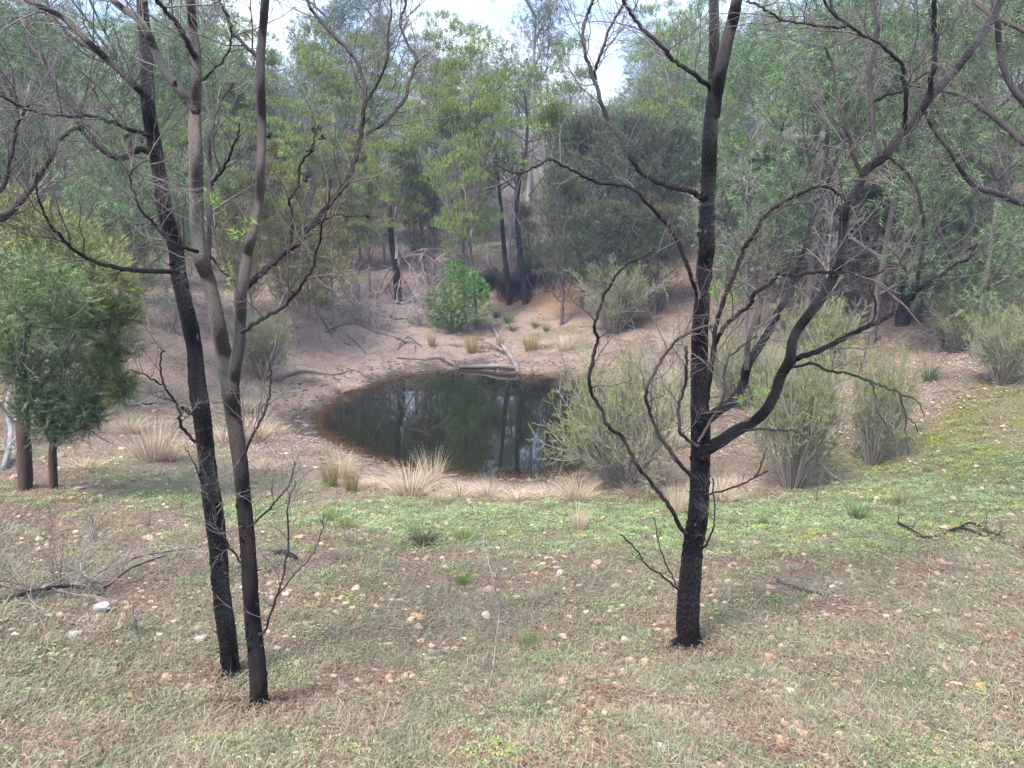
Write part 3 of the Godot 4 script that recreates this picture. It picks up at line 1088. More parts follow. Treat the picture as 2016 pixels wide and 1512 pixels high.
func burnt_stump() -> void:
	var r := rand(91)
	var root := on_ground(786, 598)
	var z := -root.z
	var o := thing("burnt_stump", "burnt broken trunk with a splintered reddish top above the far bank", "stump", root)
	var g := Geo.new()
	var px := [[786, 600], [782, 560], [778, 520], [772, 490], [768, 450], [767, 425], [769, 403]]
	var pts := PackedVector3Array()
	for q in px:
		pts.append(at(q[0], q[1], z) - root)
	pts[0] += Vector3(0, -0.3, 0)
	pts = spline(pts, 5)
	var rad := PackedFloat32Array()
	var cols := PackedColorArray()
	for k in pts.size():
		var t := float(k) / (pts.size() - 1)
		rad.append(lerpf(0.145, 0.10, smoothstep(0.0, 0.5, t)) * (1.0 - 0.75 * smoothstep(0.8, 1.0, t)))
		cols.append(Color(0.018, 0.016, 0.016).lerp(Color(0.22, 0.10, 0.055), smoothstep(0.72, 0.86, t)))
	tube(g, pts, rad, 10, cols, 0.22)
	part("trunk", g.mesh(), M.char, o)
	var s := Geo.new()
	var a := PackedVector3Array([at(781, 508, z - 0.1) - root, at(781, 490, z - 0.15) - root, at(780, 478, z - 0.1) - root, at(778, 464, z - 0.1) - root])
	tube(s, spline(a, 3), taper(10, 0.075, 0.03), 7, PackedColorArray([Color(0.52, 0.48, 0.46)]), 0.15)
	part("white_splinter", s.mesh(), M.bark, o)
	var tw := Geo.new()
	for q in [[[790, 508], [830, 500], [860, 520], [880, 545]], [[770, 470], [750, 455], [726, 448]], [[780, 515], [760, 540], [745, 575], [728, 610]], [[795, 510], [812, 530], [822, 560], [830, 600]], [[783, 520], [765, 560], [738, 590], [722, 625]], [[788, 505], [806, 500], [838, 490], [880, 492]], [[785, 530], [800, 560], [818, 590], [826, 618]]]:
		var b := PackedVector3Array()
		var dz := r.randf_range(-1.4, 0.3)
		for k in q.size():
			b.append(at(q[k][0], q[k][1], z + dz * k / 3.0) - root)
		b = spline(b, 4)
		tube(tw, b, taper(b.size(), 0.036, 0.012), 6, PackedColorArray([Color(0.12, 0.09, 0.08)]), 0.1)
		for m in 5:
			var j := r.randi_range(2, b.size() - 1)
			twig(tw, r, b[j], (unit(r) + Vector3(0, -0.5, 0)).normalized(), r.randf_range(0.4, 1.1), 0.018, 2, -0.08, Color(0.19, 0.145, 0.135), Color(0.36, 0.31, 0.295))
	part("hanging_branches", tw.mesh(), M.twig, o, true)

# ---------------------------------------------------------------- shrubs round the pond
func build_shrubs() -> void:
	var r := rand(5)
	var kinds := [make_broom(51, -0.28, 0.62), make_broom(52, 0.0, 0.42), make_broom(53, 0.0, 0.5), make_broom(54, 0.1, 0.35)]
	# base pixel, top pixel row, width in pixels, kind
	for q in [[1228, 962, 655, 225, 0, "big leaning olive broom shrub hanging over the right end of the pond"], [1560, 962, 650, 185, 1, "big olive broom shrub behind the black tree's lowest right limb"], [1718, 914, 670, 130, 2, "grey-stemmed broom shrub fanning from one point on the green slope"],
			[1208, 655, 508, 140, 3, "compact round olive bush on the far bank under the dark trees"], [1605, 730, 580, 150, 2, "olive shrub between the black tree's two right limbs"], [1885, 692, 570, 120, 3, "upright olive shrub on the right slope above the strappy tussock"],
			[1972, 756, 600, 130, 2, "grey-footed olive shrub at the right edge"], [1915, 610, 525, 100, 1, "small olive shrub highest on the right slope"], [520, 745, 605, 120, 1, "pale thin broom shrub behind the grey tree's right stem"],
			[1450, 800, 640, 150, 2, "olive broom shrub between black trunk and its mid limb"]]:
		var p := on_ground(q[0], q[1])
		var z := -p.z
		var h: float = (at(q[0], q[2], z).y - p.y) / 1.68
		var w: float = q[3] / FOCAL * z / 1.8
		stand(kinds[q[4]], "broom_shrub", q[5], "shrub", p, Vector3(w, h, w), r.randf() * 0.6 - 0.3)
	for o in kinds:
		o.free()
	green_bush()

func green_bush() -> void:
	var r := rand(8)
	var root := on_ground(893, 655)
	var z := -root.z
	var k := z / FOCAL
	var o := thing("green_bush", "fresh green leafy bush on the far bank beside the burnt stump", "bush", root)
	var tr := Geo.new()
	var cr := Geo.new()
	var bark := Color(0.10, 0.08, 0.07)
	for q in [[-22, 38, 34, 0.8], [-8, 24, 30, 0.7], [14, 42, 34, 1.0], [30, 70, 30, 1.25], [4, 80, 30, 1.2], [-28, 62, 26, 0.9], [46, 50, 26, 1.15], [22, 108, 20, 1.35], [-6, 55, 34, 0.85], [2, 122, 14, 1.3], [48, 86, 18, 1.3]]:
		for m in 125:
			var u := unit(r)
			var c: Vector3 = Vector3(q[0], q[1], r.randf_range(-8, 8)) * k
			var p: Vector3 = c + u * (q[2] * k * r.randf_range(0.55, 1.08))
			if p.y < 0.05:
				continue
			var tone: float = q[3] * r.randf_range(0.7, 1.2)
			leaves(cr, r, p, (u + Vector3(0, 0.5, 0)).normalized(), 0.14, 8, 0.10, 0.022, 0.8, Color(0.035, 0.095, 0.024) * tone, Color(0.115, 0.215, 0.04) * tone)
		stem(tr, r, Vector3(0, -0.1, 0), Vector3(q[0], q[1] + 6.0, 0).normalized(), Vector2(q[0], q[1]).length() * k * 1.02, 0.03, 0.008, 6, 5, 0.12, 0.0, bark, bark)
	part("stem", tr.mesh(), M.twig, o)
	part("foliage", cr.mesh(), M.leaf, o, true)

# ---------------------------------------------------------------- bushy trees at the left edge
func build_left_bush() -> void:
	var r := rand(15)
	bushy("bushy needle-leaved tree with yellow shoot tips and a thick brown trunk at left", [[45, 962], [46, 900], [44, 840], [40, 740], [50, 640], [60, 540]], 15.0, 61, [
		[60, 470, 70, 0.2, 2], [115, 470, 60, 0.3, 2], [170, 505, 55, 0.2, 2], [30, 420, 50, 0.5, 2], [205, 545, 48, 0.1, 2], [130, 540, 80, -0.5, 1], [50, 560, 90, -0.6, 1], [235, 620, 40, 0.2, 0], [190, 640, 60, 0.0, 0], [225, 690, 42, 0.1, 0], [200, 735, 36, 0.0, 0], [235, 770, 26, 0.0, 0], [120, 620, 70, -0.4, 1], [10, 650, 80, -0.2, 1], [-60, 560, 100, 0.0, 1], [-80, 460, 90, 0.3, 2], [-60, 700, 90, 0.0, 0]])
	bushy("smaller grey-green needle-leaved tree with a slim straight trunk beside the thick brown one", [[101, 962], [102, 900], [104, 860], [108, 800], [104, 740]], 9.0, 62, [
		[110, 770, 70, -0.2, 3], [160, 780, 50, -0.1, 3], [60, 780, 55, -0.3, 3], [110, 835, 48, -0.2, 3], [165, 825, 36, 0.0, 3], [30, 720, 50, -0.3, 3], [120, 700, 55, 0.0, 3]])

func bushy(label: String, px: Array, w0: float, s: int, balls: Array) -> void:
	var r := rand(s)
	var root := on_ground(px[0][0], px[0][1])
	var z := -root.z
	var k := z / FOCAL
	var o := thing("bushy_tree", label, "tree", root)
	var pts := PackedVector3Array()
	for q in px:
		pts.append(at(q[0], q[1], z) - root)
	pts[0] += Vector3(0, -0.25, 0)
	pts = spline(pts, 6)
	var g := Geo.new()
	tube(g, pts, taper(pts.size(), w0 * k, w0 * k * 0.45), 12, PackedColorArray([Color(0.15, 0.105, 0.08)]), 0.14)
	part("trunk", g.mesh(), M.bark, o)
	var lg := Geo.new()
	var cr := Geo.new()
	var pal := [[Color(0.055, 0.09, 0.025), Color(0.18, 0.21, 0.06)], [Color(0.062, 0.11, 0.038), Color(0.155, 0.215, 0.075)], [Color(0.075, 0.105, 0.03), Color(0.25, 0.25, 0.08)], [Color(0.065, 0.10, 0.045), Color(0.145, 0.185, 0.09)]]
	for q in balls:
		var c := at(q[0], q[1], z + q[3] * 1.2) - root
		var rad: float = q[2] * k
		var j := r.randi_range(pts.size() / 3, pts.size() - 1)
		var mid := pts[j].lerp(c, 0.5) + Vector3(0, -0.1, 0)
		var b := spline(PackedVector3Array([pts[j], mid, c]), 5)
		tube(lg, b, taper(b.size(), 0.022, 0.008), 5, PackedColorArray([Color(0.09, 0.075, 0.07)]), 0.1)
		for m in 5:
			twig(lg, r, b[r.randi_range(3, b.size() - 1)], unit(r), rad * 0.9, 0.008, 1, 0.0, Color(0.1, 0.085, 0.08), Color(0.3, 0.27, 0.26))
		var ca: Color = pal[q[4]][0]
		var cb: Color = pal[q[4]][1]
		var lumps := 11
		for m in lumps:
			var lc := c + unit(r) * rad * r.randf_range(0.35, 0.8)
			var tone := r.randf_range(0.7, 1.25)
			for w in 26:
				var u := unit(r)
				var p := lc + u * rad * 0.36 * r.randf_range(0.3, 1.0)
				if p.y < 0.45:
					continue
				var d := (u + Vector3(0, 0.55, 0)).normalized()
				spray(cr, r, p, d, 0.17, 13, 0.075, 0.0075, 0.45, ca * tone, cb * tone)
	part("branches", lg.mesh(), M.twig, o, true)
	part("foliage", cr.mesh(), M.leaf, o, true)

# ---------------------------------------------------------------- the burnt trees in front
# one limb traced as [x, y] pixels; widths in pixels spread over its length; z0, z1 metres ahead at its two ends
func limb(parent: Node3D, tw: Geo, r: RandomNumberGenerator, called: String, px: Array, ws: Array, z0: float, z1: float, cols: Array, mat: Material, twigs: int, tl: float, rough := 0.06) -> PackedVector3Array:
	var raw := PackedVector3Array()
	var n := px.size()
	for k in n:
		var t := float(k) / (n - 1)
		raw.append(at(px[k][0], px[k][1], lerpf(z0, z1, t) + 0.05 * sin(k * 2.1) * minf(1.0, k * 0.5)) - parent.position)
	var thick: bool = ws[0] > 14.0
	var per := 12 if thick else 5
	var pts := spline(raw, per)
	var m := pts.size()
	var rad := PackedFloat32Array()
	var cc := PackedColorArray()
	for k in m:
		var t := float(k) / (m - 1)
		var f := t * (ws.size() - 1)
		var j := mini(int(f), ws.size() - 2)
		var z := lerpf(z0, z1, t)
		rad.append(lerpf(ws[j], ws[j + 1], f - j) / FOCAL * z * 0.5)
		var cf := t * (cols.size() - 1)
		var cj := mini(int(cf), cols.size() - 2)
		cc.append((cols[cj] as Color).lerp(cols[cj + 1], cf - cj))
		if not thick and k > 0:
			pts[k] += unit(r) * 0.006
	var g := Geo.new()
	tube(g, pts, rad, 22 if thick else 8, cc, rough)
	part(called, g.mesh(), mat, parent)
	var count := int(twigs * 1.7)
	for k in count:
		var j := clampi(int(lerpf(m * 0.18, m - 1, (k + r.randf()) / count)), 1, m - 1)
		var t := (pts[j] - pts[j - 1]).normalized()
		var s := across(t).rotated(t, r.randf() * TAU)
		var d := (t * 0.7 + s * 0.8 + Vector3(0, 0.35, 0)).normalized()
		var c: Color = cc[j]
		twig(tw, r, pts[j], d, tl * r.randf_range(0.5, 1.15), minf(rad[j] * 0.5, 0.0042), 2, 0.05, c.lerp(Color(0.07, 0.052, 0.048), 0.6), Color(0.125, 0.105, 0.10))
	return pts

func gall(parent: Node3D, px: float, py: float, z: float, size: float, r: RandomNumberGenerator) -> void:
	var g := Geo.new()
	for k in 7:
		lump(g, at(px, py, z) - parent.position + unit(r) * size * 0.7, Vector3(r.randf_range(0.6, 1.4), r.randf_range(0.6, 1.2), 1.0) * size * r.randf_range(0.3, 0.65), r, 0.9, Color(0.05, 0.04, 0.037) * r.randf_range(0.6, 1.6), 5, 7)
	part("woody_gall", g.mesh(), M.twig, parent)

func lump(g: Geo, c: Vector3, s: Vector3, r: RandomNumberGenerator, rough: float, col: Color, rows: int, cols: int) -> void:
	var first := g.v.size()
	var o := unit(r) * 50.0
	for j in rows + 1:
		var el := PI * (float(j) / rows - 0.5)
		for i in cols + 1:
			var az := TAU * float(i % cols) / cols
			var d := Vector3(cos(el) * cos(az), sin(el), cos(el) * sin(az))
			var k := 1.0 + rough * fine.get_noise_3d(o.x + d.x * 0.6, o.y + d.y * 0.6, o.z + d.z * 0.6) * 1.8
			g.v.append(c + d * s * k)
			g.n.append(d)
			g.uv.append(Vector2(float(i) / cols, float(j) / rows))
			g.c.append(col)
	for j in rows:
		for i in cols:
			var p := first + j * (cols + 1) + i
			g.i.append(p); g.i.append(p + 1); g.i.append(p + cols + 2)
			g.i.append(p); g.i.append(p + cols + 2); g.i.append(p + cols + 1)

func build_front_trees() -> void:
	var K := Color(0.017, 0.015, 0.016)
	var KB := Color(0.035, 0.026, 0.023)
	var P := Color(0.150, 0.128, 0.124)
	var Gy := Color(0.285, 0.24, 0.212)
	var PB := Color(0.085, 0.062, 0.058)
	var Pale := Color(0.30, 0.265, 0.25)
	var Red := Color(0.075, 0.040, 0.033)
	# leaning burnt tree
	var r := rand(101)
	var root := on_ground(452, 1330)
	var z := -root.z
	var A := thing("burnt_tree", "black burnt tree leaning left, bare, standing behind the grey-stemmed one", "tree", root)
	var tw := Geo.new()
	limb(A, tw, r, "trunk", [[453, 1345], [451, 1295], [444, 1235], [434, 1161], [429, 1086], [417, 987], [410, 942], [403, 879], [396, 813], [387, 758], [382, 688], [368, 619], [352, 549], [344, 486], [325, 417], [314, 347], [302, 278], [292, 222], [288, 153], [285, 87], [278, 0], [272, -90], [268, -190]], [43, 38, 36, 37, 36, 35, 34, 30, 29, 29, 26, 25, 24, 22, 19, 17], z, z + 0.5, [K, K, K, K, K, K, KB, P, P], M.char, 0, 0.0, 0.10)
	limb(A, tw, r, "branch", [[340, 534], [333, 534], [250, 530], [208, 521], [156, 500], [118, 465], [90, 430], [73, 385], [70, 340]], [11, 9, 7, 5, 3], z + 0.15, z - 0.7, [K, KB, KB], M.char, 9, 0.5)
	limb(A, tw, r, "branch", [[300, 301], [292, 299], [274, 293], [257, 302], [240, 311], [215, 305], [184, 281], [163, 260], [149, 240], [128, 194], [104, 160], [83, 115], [60, 90], [50, 40]], [11, 11, 8, 6, 4], z + 0.3, z + 1.2, [K, KB, P, P], M.bark, 12, 0.55)
	limb(A, tw, r, "branch", [[292, 268], [285, 264], [250, 253], [222, 240], [167, 227], [122, 227], [76, 220], [38, 208], [0, 189], [-50, 175]], [9, 8, 6, 5, 4], z + 0.3, z - 0.3, [KB, P, P], M.bark, 10, 0.6)
	limb(A, tw, r, "branch", [[292, 212], [281, 184], [264, 167], [236, 139], [205, 111], [174, 83], [142, 52], [115, 28], [76, 10], [45, -5], [0, -40]], [15, 14, 12, 11, 9, 8], z + 0.35, z - 0.2, [P, Gy, Gy], M.bark, 9, 0.7)
	limb(A, tw, r, "branch", [[205, 111], [150, 80], [110, 40], [85, -10], [70, -60]], [7, 5, 4], z + 0.1, z + 0.8, [P, P], M.bark, 6, 0.5)
	limb(A, tw, r, "branch", [[384, 872], [361, 848], [351, 824], [354, 813], [344, 793], [323, 765], [316, 733], [316, 702], [322, 690]], [7, 6, 4, 3], z, z - 0.4, [KB, P, PB], M.bark, 4, 0.3)
	limb(A, tw, r, "branch", [[318, 757], [300, 748], [275, 735], [255, 727]], [4, 3, 2], z - 0.3, z - 0.5, [PB, PB], M.bark, 2, 0.2)
	limb(A, tw, r, "broken_stub", [[375, 815], [366, 808], [357, 803]], [9, 7, 5], z, z - 0.15, [K, K], M.char, 0, 0.0)
	limb(A, tw, r, "branch", [[419, 1000], [400, 960], [385, 920], [372, 895], [360, 880]], [4, 3, 2], z - 0.1, z - 0.4, [PB, Pale], M.bark, 3, 0.25)
	for q in [[248, 268], [276, 274], [308, 286], [296, 356]]:
		gall(A, q[0], q[1], z + 0.15, 0.016, r)
	part("twigs", tw.mesh(), M.twig, A, true)
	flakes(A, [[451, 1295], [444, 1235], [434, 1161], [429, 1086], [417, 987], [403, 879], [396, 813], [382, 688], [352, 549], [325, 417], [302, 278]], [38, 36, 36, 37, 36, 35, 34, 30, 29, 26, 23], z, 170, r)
	# two-stemmed grey tree
	r = rand(102)
	root = on_ground(510, 1395)
	z = -root.z
	tw = Geo.new()
	var B := thing("forked_tree", "two-stemmed tree with blackened base and grey-brown bark, nearest at left", "tree", root)
	limb(B, tw, r, "trunk", [[510, 1410], [509, 1394], [508, 1344], [503, 1285], [496, 1220], [491, 1146], [486, 1061], [479, 990], [474, 931], [467, 872], [458, 813], [453, 770], [448, 737], [439, 695], [429, 643], [417, 584], [406, 542], [392, 505], [387, 451], [385, 382], [385, 312], [382, 250], [384, 208], [385, 156], [384, 104], [378, 52], [373, 0], [366, -80]], [42, 38, 36, 33, 31, 30, 31, 34, 36, 30, 28, 27, 26, 25, 24, 20, 18, 17, 16], z, z + 0.25, [K, K, KB, KB.lerp(Gy, 0.25), Gy * 0.75, Gy, Gy, Gy, Gy], M.bark, 0, 0.0, 0.07)
	limb(B, tw, r, "stem", [[458, 770], [461, 745], [462, 723], [470, 674], [472, 626], [474, 577], [483, 525], [486, 494], [493, 470], [500, 434], [509, 389], [512, 330], [514, 278], [514, 226], [512, 167], [512, 115], [516, 62], [521, 0], [527, -80]], [20, 24, 23, 22, 20, 18, 17, 17, 16, 15, 14], z + 0.05, z - 0.25, [Gy * 0.8, Gy, Gy, P, P], M.bark, 0, 0.0, 0.07)
	limb(B, tw, r, "branch", [[384, 216], [375, 208], [351, 174], [323, 139], [302, 94], [288, 62], [271, 35], [243, 17], [222, 0], [190, -30]], [17, 16, 15, 13, 11], z + 0.2, z + 0.6, [Gy, Gy, Gy], M.bark, 5, 0.6)
	limb(B, tw, r, "branch", [[384, 110], [376, 98], [361, 69], [344, 42], [323, 17], [309, 0], [290, -40]], [11, 10, 8, 7], z + 0.2, z - 0.3, [Gy, P], M.bark, 5, 0.6)
	limb(B, tw, r, "branch", [[386, 165], [400, 155], [425, 132], [445, 108], [453, 85], [455, 50]], [5, 4, 3], z + 0.2, z - 0.2, [P, PB], M.bark, 3, 0.4)
	limb(B, tw, r, "branch", [[515, 118], [503, 108], [478, 85], [455, 60], [448, 35], [435, 10], [425, -20]], [8, 6, 5], z - 0.2, z + 0.3, [P, P], M.bark, 5, 0.5)
	limb(B, tw, r, "branch", [[386, 493], [377, 491], [347, 483], [316, 458], [295, 434], [274, 410], [260, 375], [255, 347], [264, 330], [288, 312]], [8, 6, 5, 4, 3], z, z - 0.6, [KB, P, Gy], M.bark, 12, 0.45)
	limb(B, tw, r, "branch", [[474, 575], [479, 567], [503, 546], [528, 525], [556, 501], [583, 480], [611, 444], [653, 396], [680, 361], [698, 312], [709, 267], [716, 208], [717, 167], [705, 128], [681, 94], [649, 59], [618, 28], [604, 0], [590, -40]], [14, 13, 12, 11, 10, 9, 8, 7, 6, 5], z - 0.05, z + 1.2, [Red * 1.2, PB, PB, P, P], M.bark, 14, 0.6)
	limb(B, tw, r, "branch", [[704, 285], [715, 267], [761, 236], [795, 194], [813, 139], [820, 115], [799, 80], [788, 45], [799, 0], [800, -40]], [8, 7, 6, 5, 4], z + 0.75, z + 1.9, [P, P], M.bark, 12, 0.45)
	limb(B, tw, r, "branch", [[716, 200], [740, 170], [760, 120], [765, 60], [770, 0]], [6, 5, 3], z + 0.9, z + 0.7, [P, P], M.bark, 6, 0.4)
	limb(B, tw, r, "branch", [[474, 652], [483, 650], [510, 629], [542, 612], [573, 588], [597, 556], [615, 525], [625, 487], [634, 440], [645, 395], [652, 350]], [8, 8, 7, 6, 4, 3], z - 0.05, z - 0.7, [Gy, PB, PB], M.bark, 7, 0.4)
	limb(B, tw, r, "branch", [[572, 485], [573, 417], [569, 392], [587, 365], [590, 323], [611, 295], [618, 270], [614, 252]], [6, 5, 4, 3], z + 0.3, z + 0.1, [PB, PB], M.bark, 4, 0.3)
	limb(B, tw, r, "branch", [[625, 440], [655, 425], [690, 424], [726, 424]], [5, 4, 3], z + 0.5, z + 0.2, [PB, P], M.bark, 3, 0.3)
	limb(B, tw, r, "pale_branch", [[427, 590], [413, 560], [410, 514], [412, 417], [413, 330], [410, 278], [420, 229], [434, 198], [458, 160]], [8, 9, 8, 7, 5], z + 0.2, z + 0.6, [Pale * 0.8, Pale, Pale], M.bark, 8, 0.45)
	limb(B, tw, r, "pale_branch", [[414, 362], [422, 352], [444, 323], [462, 278], [472, 243]], [6, 5, 3], z + 0.45, z + 0.1, [KB, KB], M.bark, 4, 0.3)
	limb(B, tw, r, "branch", [[472, 560], [465, 556], [434, 529], [415, 505], [405, 492]], [7, 6, 4], z, z + 0.35, [PB, PB], M.bark, 3, 0.4)
	limb(B, tw, r, "branch", [[474, 905], [479, 893], [497, 855], [517, 813], [531, 772], [531, 723], [523, 688]], [7, 6, 4, 3], z, z - 0.4, [PB, P, Pale], M.bark, 6, 0.3)
	limb(B, tw, r, "branch", [[507, 1250], [520, 1243], [541, 1180], [560, 1116], [568, 1056], [566, 1000], [580, 945]], [6, 5, 4, 3], z, z - 0.3, [P, P, Pale], M.bark, 6, 0.28)
	limb(B, tw, r, "branch", [[541, 1180], [575, 1135], [605, 1105], [630, 1060], [637, 1010]], [4, 3, 2], z - 0.1, z - 0.4, [P, Pale], M.bark, 3, 0.2)
	limb(B, tw, r, "branch", [[491, 1120], [470, 1105], [440, 1062], [424, 1040], [421, 1000], [400, 960]], [5, 4, 3], z, z - 0.35, [P, Pale], M.bark, 5, 0.28)
	limb(B, tw, r, "branch", [[486, 1040], [510, 1020], [545, 985], [570, 950], [580, 910]], [5, 4, 3], z, z + 0.4, [PB, P], M.bark, 5, 0.3)
	for q in [[344, 160, 0.018], [611, 293, 0.020], [632, 270, 0.017], [618, 252, 0.016], [628, 249, 0.016], [603, 350, 0.019], [680, 424, 0.018], [722, 423, 0.016], [528, 264, 0.013]]:
		gall(B, q[0], q[1], z + (0.25 if q[0] > 560 else 0.0), q[2], r)
	part("twigs", tw.mesh(), M.twig, B, true)
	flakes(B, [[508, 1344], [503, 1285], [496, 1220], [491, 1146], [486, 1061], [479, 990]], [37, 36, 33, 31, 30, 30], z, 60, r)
	sprigs(B, [[500, 440], [455, 545], [430, 400], [470, 470]], z, r)
	# big burnt tree at right
	r = rand(103)
	root = on_ground(1360, 1277)
	z = -root.z
	tw = Geo.new()
	var C := thing("burnt_forked_tree", "big black burnt tree with many bare crooked limbs, at right", "tree", root)
	limb(C, tw, r, "trunk", [[1358, 1295], [1358, 1279], [1355, 1214], [1359, 1138], [1365, 1078], [1375, 1017], [1378, 966], [1380, 897], [1380, 841], [1378, 775], [1378, 702], [1380, 636], [1385, 567], [1389, 515], [1392, 486], [1392, 417], [1396, 347], [1398, 278], [1403, 208], [1406, 156], [1407, 69], [1406, 0], [1404, -90]], [60, 51, 48, 45, 42, 40, 41, 38, 35, 33, 31, 31, 31, 30, 29, 27, 24, 20, 18, 16], z, z + 0.35, [K, K, K, K, K, K, KB, P, P], M.char, 0, 0.0, 0.10)
	limb(C, tw, r, "stem", [[1406, 230], [1412, 180], [1420, 135], [1430, 87], [1444, 35], [1451, 0], [1465, -80]], [22, 24, 23, 21, 19], z + 0.25, z - 0.1, [KB, P, Gy], M.bark, 0, 0.0, 0.09)
	limb(C, tw, r, "limb", [[1382, 905], [1391, 886], [1420, 869], [1451, 848], [1483, 831], [1510, 806], [1528, 772], [1538, 740], [1556, 709], [1561, 674], [1573, 647], [1597, 615], [1622, 581], [1639, 549], [1655, 515], [1660, 480], [1663, 440], [1667, 410], [1691, 368], [1708, 333], [1743, 306], [1771, 267], [1802, 236], [1830, 194], [1858, 163], [1882, 139], [1913, 97], [1941, 59], [1972, 0], [2000, -60]], [30, 25, 22, 21, 20, 19, 19, 18, 17, 17, 15, 14, 14, 13], z, z + 0.9, [K, K, KB * 0.8, KB, PB, P, P], M.char, 8, 0.5, 0.09)
	limb(C, tw, r, "branch", [[1828, 200], [1833, 174], [1837, 139], [1844, 94], [1840, 52], [1842, 0], [1845, -50]], [11, 10, 9, 8], z + 0.7, z + 0.3, [PB, P], M.bark, 5, 0.6)
	limb(C, tw, r, "branch", [[1785, 252], [1783, 236], [1785, 194], [1780, 153], [1778, 128], [1747, 97], [1726, 80], [1691, 62], [1649, 31], [1625, 0], [1610, -40]], [8, 8, 7, 6, 5], z + 0.6, z - 0.2, [KB, P, P], M.bark, 9, 0.6)
	limb(C, tw, r, "branch", [[1670, 48], [1649, 52], [1594, 47], [1556, 42], [1524, 28], [1497, 10], [1469, 0]], [6, 5, 4], z + 0.1, z - 0.3, [P, P], M.bark, 7, 0.5)
	limb(C, tw, r, "branch", [[1740, 308], [1722, 270], [1717, 201], [1715, 139], [1726, 87], [1729, 45], [1719, 0], [1715, -40]], [9, 9, 8, 7], z + 0.55, z + 1.2, [P, P], M.bark, 8, 0.6)
	limb(C, tw, r, "branch", [[1718, 201], [1750, 185], [1785, 174], [1815, 150], [1850, 130]], [6, 5, 4], z + 0.9, z + 0.8, [KB, P], M.bark, 4, 0.4)
	limb(C, tw, r, "branch", [[1700, 345], [1680, 300], [1665, 240], [1650, 190], [1640, 130], [1625, 90]], [8, 6, 4], z + 0.5, z + 0.9, [PB, P], M.bark, 8, 0.5)
	limb(C, tw, r, "limb", [[1383, 835], [1396, 824], [1420, 806], [1444, 789], [1465, 754], [1472, 720], [1497, 681], [1521, 640], [1538, 605], [1556, 581], [1563, 549], [1585, 490], [1600, 430], [1625, 380], [1645, 320], [1663, 278], [1670, 230]], [22, 20, 18, 16, 13, 10, 8, 7, 5], z, z + 1.5, [K, KB, PB, P], M.char, 12, 0.6, 0.08)
	limb(C, tw, r, "branch", [[1471, 730], [1472, 702], [1476, 664], [1490, 629], [1497, 602], [1494, 570]], [11, 10, 8, 6], z + 0.3, z + 0.6, [P, Gy], M.bark, 4, 0.4)
	limb(C, tw, r, "branch", [[1383, 815], [1391, 792], [1398, 737], [1406, 688], [1411, 636], [1427, 588], [1444, 542], [1465, 490], [1483, 462], [1514, 417], [1556, 389], [1594, 372], [1622, 365], [1656, 385], [1672, 398]], [12, 10, 8, 8, 7, 6, 4], z - 0.05, z - 0.5, [KB, Red, Red, PB], M.bark, 13, 0.5)
	limb(C, tw, r, "branch", [[1404, 700], [1410, 678], [1424, 647], [1448, 622], [1476, 602], [1486, 577], [1514, 560], [1535, 539], [1566, 541], [1611, 536], [1663, 537], [1715, 541], [1753, 523], [1778, 522], [1788, 545]], [9, 9, 8, 8, 7, 6, 4], z - 0.1, z - 0.6, [Red, Red, Red * 1.3, P], M.bark, 12, 0.45)
	limb(C, tw, r, "branch", [[1560, 715], [1569, 706], [1601, 695], [1639, 678], [1677, 657], [1715, 640], [1753, 622], [1792, 591], [1816, 563], [1851, 546], [1885, 518], [1910, 508], [1924, 480]], [13, 11, 10, 10, 8, 6, 4], z + 0.3, z + 0.1, [K, KB, PB], M.char, 9, 0.5)
	limb(C, tw, r, "branch", [[1796, 590], [1806, 570], [1812, 529], [1819, 480], [1819, 451], [1816, 399], [1802, 358], [1764, 319], [1740, 300]], [8, 7, 6, 4], z + 0.2, z + 0.6, [KB, PB, PB], M.bark, 9, 0.5)
	limb(C, tw, r, "branch", [[1715, 641], [1725, 615], [1722, 590], [1712, 560]], [4, 4, 3], z + 0.2, z, [KB, PB], M.bark, 3, 0.3)
	limb(C, tw, r, "branch", [[1558, 724], [1573, 720], [1601, 716], [1635, 730], [1677, 737], [1715, 751], [1743, 761], [1774, 775], [1809, 792], [1823, 822]], [6, 6, 5, 4, 2], z + 0.2, z - 0.6, [KB, P, P], M.bark, 2, 0.3)
	limb(C, tw, r, "branch", [[1716, 752], [1724, 775], [1726, 803], [1750, 841], [1764, 872], [1767, 907]], [4, 4, 3, 2], z - 0.2, z - 0.4, [P, Gy], M.bark, 2, 0.2)
	limb(C, tw, r, "branch", [[1773, 775], [1783, 813], [1800, 832], [1810, 850]], [4, 3, 2], z - 0.4, z - 0.5, [P, P], M.bark, 1, 0.2)
	limb(C, tw, r, "branch", [[1783, 813], [1785, 855], [1790, 897]], [3, 3, 2], z - 0.45, z - 0.5, [P, P], M.bark, 1, 0.15)
	limb(C, tw, r, "branch", [[1450, 850], [1465, 848], [1510, 846], [1559, 848], [1580, 855], [1604, 876], [1622, 900], [1618, 938], [1608, 983]], [6, 5, 5, 4, 3], z + 0.1, z - 0.7, [PB, P, Pale * 0.8], M.bark, 2, 0.2)
	limb(C, tw, r, "branch", [[1390, 388], [1377, 385], [1358, 375], [1316, 365], [1271, 344], [1243, 312], [1226, 278], [1198, 240], [1181, 191], [1170, 156], [1160, 128], [1153, 104], [1148, 62], [1157, 28], [1167, 0], [1180, -40]], [12, 10, 9, 8, 7, 6, 5], z + 0.2, z + 0.9, [K, KB, P, P, Gy], M.bark, 10, 0.55)
	limb(C, tw, r, "branch", [[1171, 160], [1172, 139], [1184, 101], [1202, 52], [1229, 7], [1240, -30]], [6, 5, 4], z + 0.75, z + 0.4, [P, Gy], M.bark, 7, 0.4)
